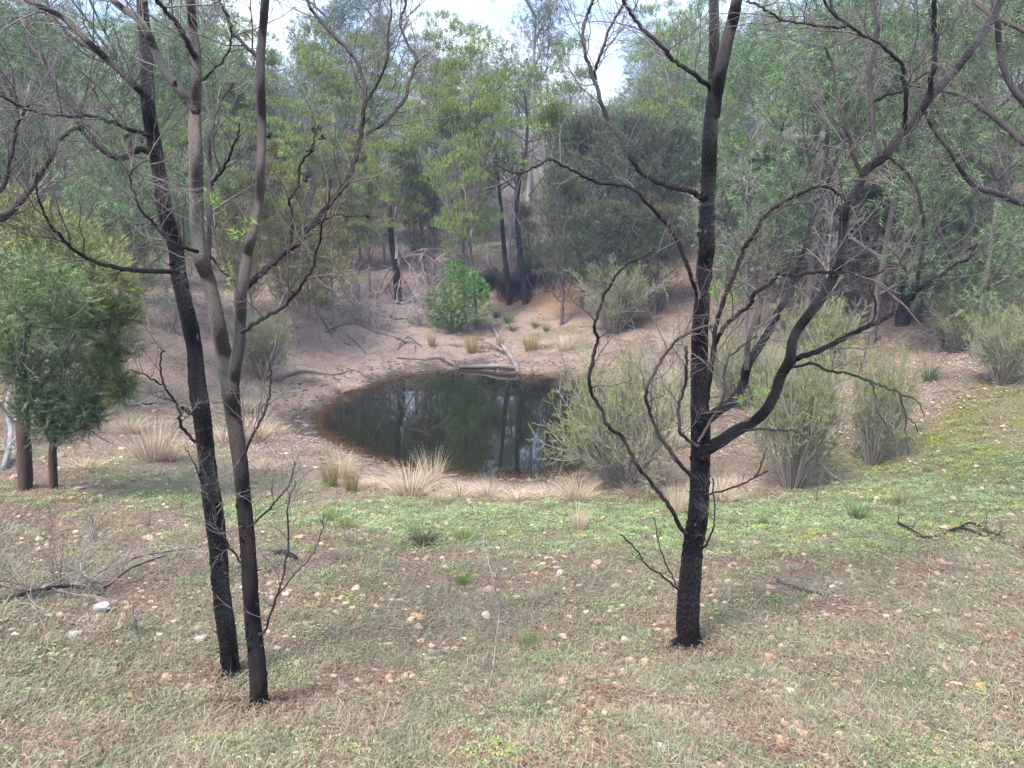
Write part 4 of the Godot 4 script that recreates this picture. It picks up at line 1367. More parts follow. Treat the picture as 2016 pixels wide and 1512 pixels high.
	limb(C, tw, r, "branch", [[1404, 178], [1396, 170], [1368, 146], [1337, 125], [1316, 108], [1309, 94], [1271, 62], [1247, 31], [1229, 0], [1215, -40]], [10, 8, 7, 5], z + 0.3, z - 0.4, [KB, P, P], M.bark, 8, 0.5)
	limb(C, tw, r, "branch", [[1378, 590], [1375, 580], [1354, 524], [1337, 479], [1309, 437], [1271, 396], [1243, 368], [1181, 358], [1146, 344], [1111, 326], [1084, 314], [1049, 330], [1007, 338], [972, 316]], [9, 8, 7, 6, 5, 4], z + 0.1, z - 0.9, [KB, Red, PB, P], M.bark, 8, 0.45)
	limb(C, tw, r, "branch", [[1350, 1050], [1338, 1037], [1322, 1002], [1300, 973], [1281, 949], [1256, 918], [1242, 890], [1222, 858], [1197, 838], [1183, 803], [1166, 775], [1161, 744], [1169, 702], [1176, 668], [1171, 643], [1180, 612], [1190, 581], [1211, 546], [1242, 515], [1291, 494]], [10, 8, 8, 7, 6, 5], z, z - 0.8, [Red, PB, PB, PB], M.bark, 6, 0.4)
	limb(C, tw, r, "branch", [[1374, 945], [1360, 935], [1330, 900], [1300, 858], [1280, 813], [1272, 772], [1287, 737], [1310, 700], [1345, 660], [1400, 640]], [9, 8, 7, 6, 5], z - 0.05, z - 0.5, [Red, P, Gy], M.bark, 9, 0.4)
	limb(C, tw, r, "branch", [[1376, 880], [1360, 870], [1340, 850], [1337, 800], [1348, 760], [1352, 700], [1350, 680]], [8, 7, 6], z - 0.05, z - 0.25, [P, P], M.bark, 6, 0.35)
	limb(C, tw, r, "branch", [[1376, 870], [1400, 830], [1425, 780], [1428, 720], [1450, 690], [1490, 660]], [6, 6, 5, 4], z - 0.15, z - 0.5, [Gy, Pale * 0.8], M.bark, 6, 0.4)
	limb(C, tw, r, "branch", [[1345, 1166], [1335, 1161], [1307, 1136], [1272, 1113], [1257, 1088], [1222, 1052]], [5, 4, 3], z, z - 0.3, [PB, P], M.bark, 3, 0.16)
	limb(C, tw, r, "branch", [[1330, 1152], [1323, 1133], [1302, 1083], [1287, 1017]], [3, 3, 2], z - 0.05, z - 0.2, [PB, P], M.bark, 2, 0.14)
	limb(C, tw, r, "branch", [[1380, 1076], [1393, 1073], [1404, 1040], [1408, 1017], [1403, 940]], [5, 4, 3], z, z - 0.2, [PB, P], M.bark, 2, 0.2)
	limb(C, tw, r, "branch", [[1390, 976], [1399, 973], [1455, 956], [1490, 938], [1514, 928]], [5, 4, 3], z, z - 0.2, [PB, PB], M.bark, 2, 0.25)
	limb(C, tw, r, "branch", [[1478, 944], [1490, 935], [1503, 905], [1510, 880]], [3, 3, 2], z - 0.15, z - 0.2, [PB, PB], M.bark, 2, 0.15)
	part("twigs", tw.mesh(), M.twig, C, true)
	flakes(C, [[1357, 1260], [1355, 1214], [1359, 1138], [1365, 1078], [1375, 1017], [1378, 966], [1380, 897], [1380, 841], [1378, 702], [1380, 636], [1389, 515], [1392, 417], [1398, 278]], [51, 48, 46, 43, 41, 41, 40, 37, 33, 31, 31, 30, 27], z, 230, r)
	sprigs(C, [[1450, 590], [1490, 770], [1460, 800], [1410, 580]], z, r)
	# thin dead sapling in the middle
	r = rand(104)
	root = on_ground(955, 1425)
	z = -root.z
	tw = Geo.new()
	var S := thing("dead_sapling", "hair-thin dead grey sapling standing in the grass between the burnt trees", "sapling", root)
	limb(S, tw, r, "stem", [[954, 1435], [955, 1425], [967, 1334], [977, 1265], [982, 1195], [972, 1151], [957, 1086], [950, 1037]], [3, 2.5, 2, 1.5], z, z - 0.2, [Pale * 0.8, Pale], M.twig, 16, 0.28)
	part("twigs", tw.mesh(), M.twig, S, true)

# crusts, cracks and stubs of charred bark standing proud of a trunk, plus pale lumps painted as glints
func flakes(parent: Node3D, px: Array, ws: Array, z: float, count: int, r: RandomNumberGenerator) -> void:
	var g := Geo.new()
	var bits := Geo.new()
	for k in count:
		var f := r.randf() * (px.size() - 1.001)
		var j := int(f)
		var c := at(lerpf(px[j][0], px[j + 1][0], f - j), lerpf(px[j][1], px[j + 1][1], f - j), z + 0.03) - parent.position
		var rad := lerpf(ws[j], ws[j + 1], f - j) / FOCAL * z * 0.5
		var a := r.randf() * TAU
		var o := Vector3(cos(a), 0, sin(a))
		if r.randf() < 0.12:
			stem(bits, r, c + o * rad * 0.8, (o + Vector3(0, r.randf_range(-0.2, 0.8), 0)).normalized(), r.randf_range(0.02, 0.06), 0.005, 0.003, 2, 5, 0.2, 0.0, Color(0.02, 0.016, 0.015), Color(0.05, 0.035, 0.03))
		else:
			lump(g, c + o * rad * 0.97, Vector3(0.008, r.randf_range(0.008, 0.026), 0.008) * r.randf_range(0.5, 1.15), r, 0.6, Color(0.011, 0.010, 0.011) if r.randf() < 0.75 else Color(0.07, 0.038, 0.026) if r.randf() < 0.7 else Color(0.42, 0.42, 0.44), 4, 6)  # the few palest lumps are glints of shiny char put in as colour
	# roots that grip the ground
	var foot := at(px[0][0], px[0][1], z) - parent.position
	var fr: float = ws[0] / FOCAL * z * 0.5
	for k in 6:
		var a := k * 1.05 + r.randf_range(-0.25, 0.25)
		var o := Vector3(cos(a), 0, sin(a))
		var e := o * fr * r.randf_range(1.4, 1.9)
		var b := PackedVector3Array([foot + o * fr * 0.45 + Vector3(0, fr * 0.5, 0), Vector3(foot.x, 0, foot.z) + o * fr * 0.95 + Vector3(0, fr * 0.35, 0), Vector3(foot.x, 0, foot.z) + e + Vector3(0, -0.02, 0)])
		var rt := Geo.new()
		tube(rt, spline(b, 4), taper(9, fr * 0.5, fr * 0.14), 8, PackedColorArray([Color(0.011, 0.010, 0.011)]), 0.2)
		part("root", rt.mesh(), M.char, parent)
	part("bark_crust_and_glints", g.mesh(), M.char, parent, true)
	part("stubs", bits.mesh(), M.twig, parent, true)

# a few living leaves sprouting from burnt wood
func sprigs(parent: Node3D, where: Array, z: float, r: RandomNumberGenerator) -> void:
	for q in where:
		var g := Geo.new()
		var p := at(q[0], q[1], z - 0.1) - parent.position
		for k in 5:
			spray(g, r, p, (unit(r) + Vector3(0, 0.3, 0)).normalized(), 0.09, 14, 0.035, 0.006, 1.0, Color(0.10, 0.19, 0.03), Color(0.2, 0.3, 0.05))
		part("leafy_sprig", g.mesh(), M.leaf, parent)

func build_edge_trees() -> void:
	var P := Color(0.150, 0.128, 0.124)
	var Gy := Color(0.225, 0.188, 0.165)
	var r := rand(201)
	var z := 7.5
	var x := at(2140, 500, z).x
	var R := thing("bare_tree", "bare limbs of a tree reaching in from beyond the right edge", "tree", Vector3(x, ground(x, z), -z))
	var tw := Geo.new()
	var up := R.position
	var px0 := 2140.0
	limb(R, tw, r, "trunk", [[px0, 1010], [px0 + 6, 800], [px0 - 4, 600], [px0 - 10, 400], [px0, 200], [px0 + 5, 0], [px0, -100]], [48, 40, 34, 28, 20], z, z, [P, P, Gy], M.bark, 0, 0.0)
	limb(R, tw, r, "limb", [[px0 - 5, 470], [2080, 420], [2016, 400], [1958, 378], [1920, 365], [1892, 330], [1871, 295], [1837, 250], [1822, 215]], [16, 13, 11, 8, 5], z, z - 0.8, [P, P, Gy], M.bark, 14, 0.8)
	limb(R, tw, r, "limb", [[px0 - 8, 380], [2080, 320], [2016, 278], [1958, 229], [1906, 191], [1858, 177], [1800, 165]], [14, 12, 9, 6], z, z + 0.8, [P, Gy], M.bark, 12, 0.8)
	limb(R, tw, r, "limb", [[px0 - 4, 300], [2070, 240], [2016, 198], [1983, 146], [1969, 87], [1965, 30], [1950, -40]], [15, 13, 11, 9], z, z - 0.2, [P, Gy], M.bark, 8, 0.8)
	limb(R, tw, r, "limb", [[px0, 120], [2060, 80], [1990, 45], [1940, 20], [1900, -30]], [12, 9, 7], z, z + 0.4, [Gy, Gy], M.bark, 8, 0.8)
	part("twigs", tw.mesh(), M.twig, R, true)
	r = rand(202)
	z = 5.2
	x = at(-110, 800, z).x
	tw = Geo.new()
	var L := thing("bare_tree", "bare limbs of a tree reaching in from beyond the left edge", "tree", Vector3(x, ground(x, z), -z))
	limb(L, tw, r, "trunk", [[-110, 1240], [-112, 1000], [-104, 800], [-98, 600], [-110, 400], [-120, 200], [-110, 0]], [60, 46, 40, 32, 24], z, z, [P, P, Gy], M.bark, 0, 0.0)
	limb(L, tw, r, "limb", [[-100, 540], [-50, 470], [0, 430], [35, 399], [66, 358], [100, 305], [111, 278], [140, 255], [165, 250]], [20, 16, 12, 8, 5], z, z + 0.3, [P, Gy, P], M.bark, 12, 0.7)
	limb(L, tw, r, "limb", [[-105, 440], [-40, 400], [0, 370], [15, 330], [30, 250], [60, 200]], [12, 9, 6], z, z - 0.2, [P, P], M.bark, 8, 0.6)
	part("twigs", tw.mesh(), M.twig, L, true)

# ---------------------------------------------------------------- fallen wood
func fallen(called: String, label: String, category: String, px: Array, ws: Array, col: Color, twigs := 0, tl := 0.4, lift := 0.6, group := "", mat: Material = null) -> Node3D:
	var r := rand(called.hash() + int(px[0][0]) * 7 + int(px[0][1]))
	var root := on_ground(px[0][0], px[0][1])
	var o := thing(called, label, category, root, group)
	var raw := PackedVector3Array()
	for q in px:
		var p := on_ground(q[0], q[1])
		if q.size() > 2:
			p.y += q[2]
		raw.append(p - root)
	var pts := spline(raw, 5)
	var m := pts.size()
	var rad := PackedFloat32Array()
	for k in m:
		var f := float(k) / (m - 1) * (ws.size() - 1)
		var j := mini(int(f), ws.size() - 2)
		var w := lerpf(ws[j], ws[j + 1], f - j) / FOCAL * absf(pts[k].z + root.z) * 0.5
		rad.append(w)
		pts[k].y += w * lift
	var g := Geo.new()
	tube(g, pts, rad, 9 if ws[0] > 8.0 else 6, PackedColorArray([col]), 0.2)
	part("stick" if ws[0] < 8.0 else "bole", g.mesh(), mat if mat else M.bark, o)
	if twigs:
		var tw := Geo.new()
		for k in twigs:
			var j := r.randi_range(1, m - 1)
			var d := unit(r)
			d.y = absf(d.y) * 0.6
			twig(tw, r, pts[j], d.normalized(), tl * r.randf_range(0.5, 1.2), minf(rad[j] * 0.35, 0.008), 1, 0.0, col, col * 1.15)
		part("twigs", tw.mesh(), M.twig, o, true)
	return o

func build_fallen() -> void:
	var pale := Color(0.40, 0.35, 0.31)
	var grey := Color(0.27, 0.235, 0.215)
	var dark := Color(0.075, 0.06, 0.055)
	fallen("fallen_log", "bleached pale log lying along the far edge of the water", "log", [[905, 729, 0.08], [940, 729, 0.08], [985, 729, 0.09], [1022, 733, 0.08]], [6, 8, 10, 9], pale, 2, 0.5)
	fallen("fallen_log", "bleached forked dead tree slanting down the far bank into the pond", "log", [[1021, 736, 0.05], [1008, 716, 0.1], [996, 700, 0.15], [984, 684, 0.15], [977, 665, 0.15], [966, 645, 0.15], [958, 628, 0.15]], [11, 10, 8, 6, 4, 3, 2], pale * 1.05, 5, 0.7)
	fallen("dead_branch", "short pale limb crossing the slanting dead tree at the pond", "branch", [[950, 682, 0.15], [970, 690, 0.18], [990, 699, 0.12]], [3, 5, 6], pale)
	fallen("dead_branch", "thin pale branch on the mud at the far left of the log", "branch", [[782, 706], [830, 708], [870, 706], [895, 720]], [4, 5, 6, 4], pale * 0.9, 3, 0.4)
	fallen("dead_branch", "dark branch running into the water left of the log", "branch", [[860, 704], [880, 716], [905, 726], [920, 728]], [4, 5, 5, 4], dark, 2, 0.3)
	fallen("dead_branch", "curved pale branch above the left side of the pond", "branch", [[545, 752], [565, 742], [595, 735, 0.05], [630, 738], [668, 737], [692, 728]], [7, 9, 8, 6, 4], Color(0.42, 0.33, 0.26), 3, 0.4)
	fallen("dead_branch", "long grey branch lying across the pinkish left bank", "branch", [[640, 655], [690, 637], [740, 655], [790, 668]], [4, 4, 4, 3], grey, 4, 0.6)
	fallen("dead_branch", "thin branch pointing down the left bank towards the log", "branch", [[682, 660], [705, 680], [720, 697]], [4, 4, 3], grey, 2, 0.4)
	fallen("dead_branch", "arched pale twig on the far bank behind the pond", "branch", [[782, 690], [790, 678, 0.1], [805, 674, 0.15], [830, 682]], [4, 4, 3], pale, 2, 0.3)
	fallen("dead_branch", "grey branch below the sapling thicket on the left bank", "branch", [[625, 615], [640, 640], [655, 665]], [4, 4, 3], grey, 3, 0.5)
	fallen("dead_branch", "long thin branch among the tussocks left of the burnt trunk", "branch", [[255, 800], [300, 795], [360, 786]], [5, 5, 3], pale, 6, 0.5)
	fallen("dead_branch", "bare branch beneath the bushy tree at left", "branch", [[112, 878], [140, 866, 0.1], [170, 858, 0.1], [215, 872]], [5, 5, 4, 2], grey, 4, 0.4)
	fallen("white_branch", "peeling white dead limb leaning at the left edge", "branch", [[6, 925], [16, 905, 0.1], [24, 885, 0.28], [20, 860, 0.48], [28, 830, 0.6], [18, 800, 0.75]], [11, 10, 9, 8, 5], Color(0.58, 0.56, 0.56), 3, 0.5)
	fallen("dead_branch", "bone-white forked root sticking out over the washed-out bank", "branch", [[960, 515, 0.2], [962, 535, 0.3], [972, 560, 0.2], [978, 580], [968, 590]], [7, 6, 5, 4], pale, 4, 0.5)
	fallen("dead_branch", "pale springy branch in front of the dark she-oaks", "branch", [[1040, 600, 4.0], [1070, 600, 4.6], [1100, 600, 5.2], [1150, 600, 5.2]], [3, 3, 2], pale, 7, 1.0)
	fallen("burnt_branch", "charred crooked branch lying on the green slope at right", "branch", [[1768, 1034, 0.02], [1800, 1053, 0.02], [1822, 1063, 0.01], [1858, 1057, 0.02], [1890, 1050, 0.05], [1925, 1057, 0.03], [1960, 1068], [2025, 1082]], [6, 8, 8, 7, 6, 6, 5], Color(0.05, 0.045, 0.045), 7, 0.35)
	fallen("burnt_branch", "second charred piece behind the crooked branch at right", "branch", [[1870, 1056], [1910, 1040, 0.05], [1950, 1050], [1990, 1062]], [5, 6, 6, 4], Color(0.065, 0.057, 0.055), 4, 0.3)
	fallen("stick", "straight lichen-grey stick right of the big black tree", "stick", [[1530, 1145], [1560, 1158], [1600, 1170], [1640, 1178], [1675, 1188]], [7, 8, 6, 5], Color(0.15, 0.13, 0.12), 1, 0.15)
	fallen("stick", "long thin grey stick in the grass at lower right", "stick", [[1735, 1322], [1765, 1340], [1795, 1360], [1815, 1382]], [4, 5, 5, 3], Color(0.20, 0.17, 0.16), 1, 0.15)
	fallen("bark_piece", "curled pale strip of bark on the grass at right", "bark", [[1770, 1191], [1785, 1192], [1802, 1198]], [8, 9, 5], Color(0.45, 0.43, 0.42))
	fallen("stick", "short dark stick in the lower right corner", "stick", [[1970, 1370], [1995, 1378], [2025, 1392]], [5, 6, 5], Color(0.10, 0.08, 0.08), 1, 0.15)
	fallen("stick", "small grey forked stick at the bottom right", "stick", [[1640, 1432], [1662, 1434], [1696, 1432]], [5, 6, 4], Color(0.32, 0.30, 0.30), 1, 0.15)
	fallen("stick", "dark stick between burnt trunk and lower right stones", "stick", [[1690, 1333], [1720, 1340], [1745, 1350]], [5, 5, 3], Color(0.10, 0.08, 0.07), 1, 0.12)
	fallen("stick", "brown twig just right of the black tree's base", "stick", [[1380, 1330], [1393, 1338], [1404, 1346]], [3, 3, 2], Color(0.10, 0.08, 0.07), 2, 0.10)
	fallen("stick", "pale stick at the foot of the grey tree", "stick", [[445, 1402], [470, 1415], [500, 1425]], [4, 4, 3], Color(0.30, 0.25, 0.23), 3, 0.12)
	fallen("fallen_branch", "half-buried grey branch with fine twigs across the left foreground", "branch", [[-20, 1192], [40, 1182, 0.03], [100, 1174, 0.06], [140, 1168, 0.05], [200, 1170, 0.04], [260, 1140, 0.1], [330, 1125, 0.15]], [11, 10, 9, 8, 6, 4, 3], Color(0.20, 0.16, 0.15), 26, 0.75)
	fallen("fallen_branch", "lighter forked twig lying behind the half-buried branch at left", "branch", [[130, 1172], [180, 1172, 0.03], [190, 1150, 0.08], [280, 1120, 0.12], [380, 1110, 0.15]], [5, 5, 4, 3], Color(0.27, 0.235, 0.22), 18, 0.6)
	fallen("dead_wood", "chunky charred wood lump behind the grey tree", "wood", [[542, 1098, 0.03], [560, 1100, 0.05], [582, 1106, 0.03]], [10, 13, 9], Color(0.07, 0.06, 0.058), 2, 0.15)
	var r := rand(66)
	# small upright dead stems in the left foreground
	for q in [[103, 1155, 0.5, "nearest the half-buried branch"], [95, 1050, 0.35, "farther back at far left"], [188, 1070, 0.45, "behind the half-buried branch"], [288, 1040, 0.4, "near the leaning burnt trunk"], [272, 1252, 0.25, "in front of the half-buried branch"], [600, 1225, 0.12, "right of the grey tree's foot"], [1075, 955, 0.8, "at the near edge of the pond"], [965, 960, 0.5, "by the pond left of the broom shrub"]]:
		var root := on_ground(q[0], q[1])
		var o := thing("dead_sapling", "thin upright dead stem " + q[3], "dead plant", root)
		var g := Geo.new()
		for k in 3:
			twig(g, r, Vector3(0, -0.02, 0), Vector3(r.randf_range(-0.4, 0.4), 1, r.randf_range(-0.4, 0.4)).normalized(), q[2] * r.randf_range(0.6, 1.0), 0.005, 2, 0.05, Color(0.10, 0.075, 0.07), Color(0.22, 0.18, 0.17))
		part("stems", g.mesh(), M.twig, o)
	# litter of fallen branches on the banks, each one its own
	var names := ["scattered dead branch", "dead branches lying about the slopes"]
	for k in 46:
		var p := Vector2(r.randf_range(430, 1000), r.randf_range(600, 700)) if k < 26 else Vector2(r.randf_range(1640, 2010), r.randf_range(560, 730))
		if k >= 40:
			p = Vector2(r.randf_range(150, 600), r.randf_range(780, 900))
		var q := on_ground(p.x, p.y)
		if q.y < 0.15:
			continue
		var a := r.randf() * TAU
		var l := r.randf_range(12, 34)
		var e := p + Vector2(cos(a) * l, sin(a) * l * 0.35)
		fallen("dead_branch", names[0] + " lying " + whereabouts(p.x, 20.0).replace(", low on the hillside", "") + (", down the bank" if p.y > 640 else ", up the bank"), "branch", [[p.x, p.y], [lerpf(p.x, e.x, 0.5) + r.randf_range(-4, 4), lerpf(p.y, e.y, 0.5)], [e.x, e.y]], [3.5, 3, 1.5], grey * r.randf_range(0.5, 1.3), 2, 0.4, 0.6, names[1])

# ---------------------------------------------------------------- tussocks
func make_tussock(s: int, n: int, h: float, lean: float, droop: float, w: float, ca: Color, cb: Color, base: float) -> ArrayMesh:
	var r := rand(s)
	var g := Geo.new()
	for k in n:
		var a := r.randf() * TAU
		var f := sqrt(r.randf())
		var out := Vector3(cos(a), 0, sin(a))
		var p := out * base * f + Vector3(0, -0.03, 0)
		var d := (Vector3.UP + out * lean * (0.15 + f) * r.randf_range(0.5, 1.2)).normalized()
		var l := h * r.randf_range(0.55, 1.1)
		var s_ := across(d).rotated(d, r.randf() * PI) * w * 0.5
		var c0 := ca.lerp(cb, r.randf()) * r.randf_range(0.75, 1.2)
		var segs := 4
		var q := p
		var side := s_
		for m in segs:
			var nd := (d + Vector3.DOWN * droop * (m + 1) / segs + unit(r) * 0.05).normalized()
			var e := q + nd * (l / segs)
			var s2 := s_ * (1.0 - float(m + 1) / segs)
			var kk := g.v.size()
			g.v.append(q - side); g.v.append(q + side); g.v.append(e + s2); g.v.append(e - s2)
			var cc := c0.lerp(cb, float(m) / segs * 0.6)
			for t in 4:
				g.c.append(cc)
			g.i.append(kk); g.i.append(kk + 1); g.i.append(kk + 2)
			if m < segs - 1:
				g.i.append(kk); g.i.append(kk + 2); g.i.append(kk + 3)
			q = e
			side = s2
			d = nd
	return g.mesh()

func build_tussocks() -> void:
	var r := rand(301)
	var straw := [make_tussock(1, 300, 0.75, 0.55, 0.5, 0.008, Color(0.30, 0.215, 0.15), Color(0.50, 0.40, 0.29), 0.16), make_tussock(2, 300, 0.7, 0.75, 0.75, 0.008, Color(0.28, 0.19, 0.13), Color(0.47, 0.36, 0.26), 0.18), make_tussock(3, 260, 0.8, 0.35, 0.3, 0.007, Color(0.36, 0.28, 0.19), Color(0.55, 0.45, 0.33), 0.14)]
	var rush := [make_tussock(4, 260, 0.95, 0.22, 0.06, 0.010, Color(0.17, 0.15, 0.05), Color(0.29, 0.185, 0.08), 0.2), make_tussock(5, 220, 0.9, 0.28, 0.1, 0.010, Color(0.16, 0.16, 0.06), Color(0.27, 0.215, 0.10), 0.18)]
	var strap := [make_tussock(6, 130, 0.55, 0.95, 0.45, 0.013, Color(0.045, 0.075, 0.03), Color(0.12, 0.16, 0.07), 0.07), make_tussock(7, 130, 0.6, 0.8, 0.4, 0.014, Color(0.06, 0.095, 0.04), Color(0.15, 0.20, 0.09), 0.08)]
	var skirt := make_tussock(8, 60, 0.42, 2.2, 0.9, 0.012, Color(0.33, 0.26, 0.20), Color(0.50, 0.42, 0.35), 0.08)
	var tuft := [make_tussock(9, 170, 0.4, 0.55, 0.1, 0.006, Color(0.13, 0.12, 0.06), Color(0.24, 0.22, 0.11), 0.09), make_tussock(10, 150, 0.4, 0.6, 0.15, 0.006, Color(0.20, 0.155, 0.13), Color(0.30, 0.24, 0.20), 0.09), make_tussock(11, 170, 0.4, 0.5, 0.1, 0.007, Color(0.10, 0.15, 0.045), Color(0.20, 0.27, 0.08), 0.09)]
	# base pixel, height in pixels, width in pixels, kind, where
	var list := [
		[298, 905, 95, 110, "s", 2, "big and whitish, left of the leaning burnt trunk"], [170, 925, 45, 80, "s", 1, "flattened and grey, near the bushy tree"], [330, 905, 60, 80, "s", 0, "right beside the big whitish one"], [515, 928, 45, 75, "s", 1, "low, just right of the grey tree"], [500, 868, 80, 80, "s", 0, "brown, behind the grey tree"], [440, 872, 70, 80, "s", 1, "between the two left trunks"],
		[535, 855, 45, 60, "s", 1, "at the left of the pond's mud"], [255, 850, 45, 70, "s", 0, "small, by the thin fallen branch"], [608, 750, 28, 50, "s", 1, "round, over the curved pale branch"], [665, 770, 35, 50, "s", 1, "drooping over the upper left water edge"], [690, 765, 28, 40, "s", 1, "smaller, right of the drooping one"], [480, 810, 40, 60, "s", 0, "far back between grey stem and pond"],
		[650, 958, 85, 55, "r", 1, "green-based, leftmost at the near shore"], [690, 968, 75, 50, "r", 1, "second of the two green-based ones at the near shore"], [672, 940, 60, 70, "s", 2, "pale, behind the green-based pair"], [808, 975, 85, 110, "s", 0, "largest at the near shore, leaning right"], [850, 965, 95, 70, "s", 2, "feathery, right of the largest at the near shore"], [735, 960, 40, 70, "s", 1, "low, between the green-based pair and the largest"], [862, 988, 40, 45, "s", 0, "small, below the largest at the near shore"],
		[905, 975, 45, 80, "s", 1, "spread flat at the middle of the near shore"], [960, 980, 50, 60, "s", 0, "reddish straw at the middle of the near shore"], [1020, 985, 40, 80, "s", 1, "flat, under the bright reflection"], [1075, 980, 45, 70, "s", 1, "flat, right of the bright reflection"], [1135, 985, 70, 85, "s", 0, "brownish, left of the leaning broom shrub's foot"], [1170, 960, 50, 60, "s", 2, "thin, at the leaning broom shrub's foot"],
		[1250, 975, 50, 70, "s", 1, "brown, right of the leaning broom shrub's foot"], [1300, 950, 70, 80, "s", 0, "brown, left of the black trunk"], [1337, 1010, 85, 60, "s", 2, "tall and pale, touching the black trunk"], [1140, 1042, 65, 60, "s", 2, "alone on the green strip before the pond"], [1420, 985, 60, 80, "s", 0, "purplish, right of the black trunk"], [1455, 960, 50, 60, "s", 1, "low, under the black tree's lowest right limb"], [1330, 880, 70, 50, "s", 0, "seen beside the black trunk's left side"], [1325, 770, 80, 40, "s", 2, "tall pale clump behind the leaning broom shrub"], [1310, 700, 60, 45, "s", 2, "far pale clump beyond the broom shrub"],
		[850, 682, 32, 22, "r", 0, "narrow, below the green bush"], [930, 695, 45, 38, "r", 0, "orange-tipped, left of the slanting dead tree"], [955, 685, 35, 40, "s", 1, "dark straw, behind the orange-tipped one"], [985, 690, 45, 24, "r", 1, "narrow, right of the slanting dead tree"], [1045, 690, 42, 44, "r", 0, "orange-tipped, standing alone right of the log"], [1078, 682, 24, 40, "s", 1, "grey, next to the lone orange-tipped one"], [1110, 690, 36, 50, "s", 2, "pale, far bank right of the log"], [1050, 735, 30, 50, "s", 1, "drooping over the water at the log's end"], [895, 680, 22, 30, "s", 1, "small, under the green bush"],
		[835, 1072, 58, 105, "l", 0, "dark, in the middle of the green strip"], [1688, 1022, 42, 70, "l", 1, "bright, on the green slope at right"], [1830, 750, 48, 62, "l", 0, "on the upper right slope"], [1000, 636, 24, 36, "l", 1, "far bank, behind the slanting dead tree"], [978, 626, 28, 30, "l", 0, "far bank, highest"], [1055, 645, 20, 30, "l", 0, "far bank, right of the others"], [940, 640, 22, 40, "l", 1, "far bank, against the green bush"], [1075, 652, 16, 22, "l", 1, "far bank, smallest at right"], [1010, 652, 20, 34, "l", 0, "far bank, in front"],
		[1778, 992, 38, 66, "t", 0, "dark green, right of the strappy one on the slope"], [1442, 1032, 24, 30, "t", 0, "small, right of the black trunk"], [1500, 1062, 28, 30, "t", 1, "greyish, on the green at right"], [1503, 1030, 28, 26, "t", 2, "green, behind the greyish one"], [672, 1105, 42, 44, "t", 1, "purple-grey, on the green strip"], [698, 1072, 40, 44, "t", 1, "purple-grey, behind the other"], [680, 1040, 34, 36, "t", 2, "yellow-green, left part of the green strip"], [650, 1028, 40, 36, "t", 2, "bright green, left part of the green strip"], [912, 1150, 40, 50, "t", 2, "grassy, below the dark strappy one"], [915, 1062, 30, 60, "t", 2, "leafy green, right of the dark strappy one"], [1275, 1062, 26, 26, "t", 1, "small grey, left of the black trunk"], [1300, 1055, 26, 26, "t", 2, "small green, left of the black trunk"], [1825, 930, 24, 22, "t", 0, "small, below the upper right slope"], [1040, 1275, 50, 60, "t", 2, "faint green, in the foreground grass"], [1405, 1075, 34, 30, "t", 1, "against the black trunk's right side"],
	]
	for q in list:
		var p := on_ground(q[0], q[1])
		var k := -p.z / FOCAL
		var o: Node3D
		var h: float = q[2] * k
		var w: float = q[3] * k
		if q[4] == "s":
			o = thing("grass_tussock", "dry straw tussock, " + q[6], "grass tussock", p, "straw tussocks round the pond")
			part("blades", straw[q[5]].duplicate() if false else straw[q[5]], M.dry, o)
			o.scale = Vector3(w / 0.68, h / 0.74, w / 0.68)
		elif q[4] == "r":
			o = thing("rush_clump", "upright olive and orange rush clump, " + q[6], "rush", p, "rush clumps at the pond")
			part("blades", rush[q[5]], M.dry, o)
			o.scale = Vector3(w / 0.75, h / 0.9, w / 0.75)
		elif q[4] == "l":
			o = thing("strap_leaf_tussock", "green strap-leaved tussock, " + q[6], "tussock", p, "strap-leaved tussocks")
			part("blades", strap[q[5]], M.leaf, o)
			part("dead_skirt", skirt, M.dry, o)
			o.scale = Vector3(w / 0.7, h / 0.33, w / 0.7)
		else:
			o = thing("small_tuft", "small upright shrubby tuft, " + q[6], "plant", p, "small tufts on the green")
			part("shoots", tuft[q[5]], M.leaf, o)
			o.scale = Vector3(w / 0.38, h / 0.31, w / 0.38)
		o.rotation.y = r.randf() * TAU

# ---------------------------------------------------------------- stones
func make_stone(s: int) -> ArrayMesh:
	var r := rand(s)
	# an angular block: a sphere cut by planes
	var cuts := []
	for k in 8:
		cuts.append([unit(r), r.randf_range(0.42, 0.8)])
	var g := Geo.new()
	var rows := 7
	var cols := 10
	var p := PackedVector3Array()
	for j in rows + 1:
		var el := PI * (float(j) / rows - 0.5)
		for i in cols:
			var az := TAU * i / cols
			var d := Vector3(cos(el) * cos(az), sin(el), cos(el) * sin(az))
			var k := 1.0
			for c in cuts:
				var dd: float = d.dot(c[0])
				if dd > 0.05:
					k = minf(k, c[1] / dd)
			p.append(d * k)
	for j in rows:
		for i in cols:
			var a := j * cols + i
			var b := j * cols + (i + 1) % cols
			var tint := Color(1, 1, 1) * r.randf_range(0.93, 1.0)
			g.tri(p[a], p[b], p[b + cols], tint, tint)
			g.tri(p[a], p[b + cols], p[a + cols], tint, tint)
	return g.mesh()

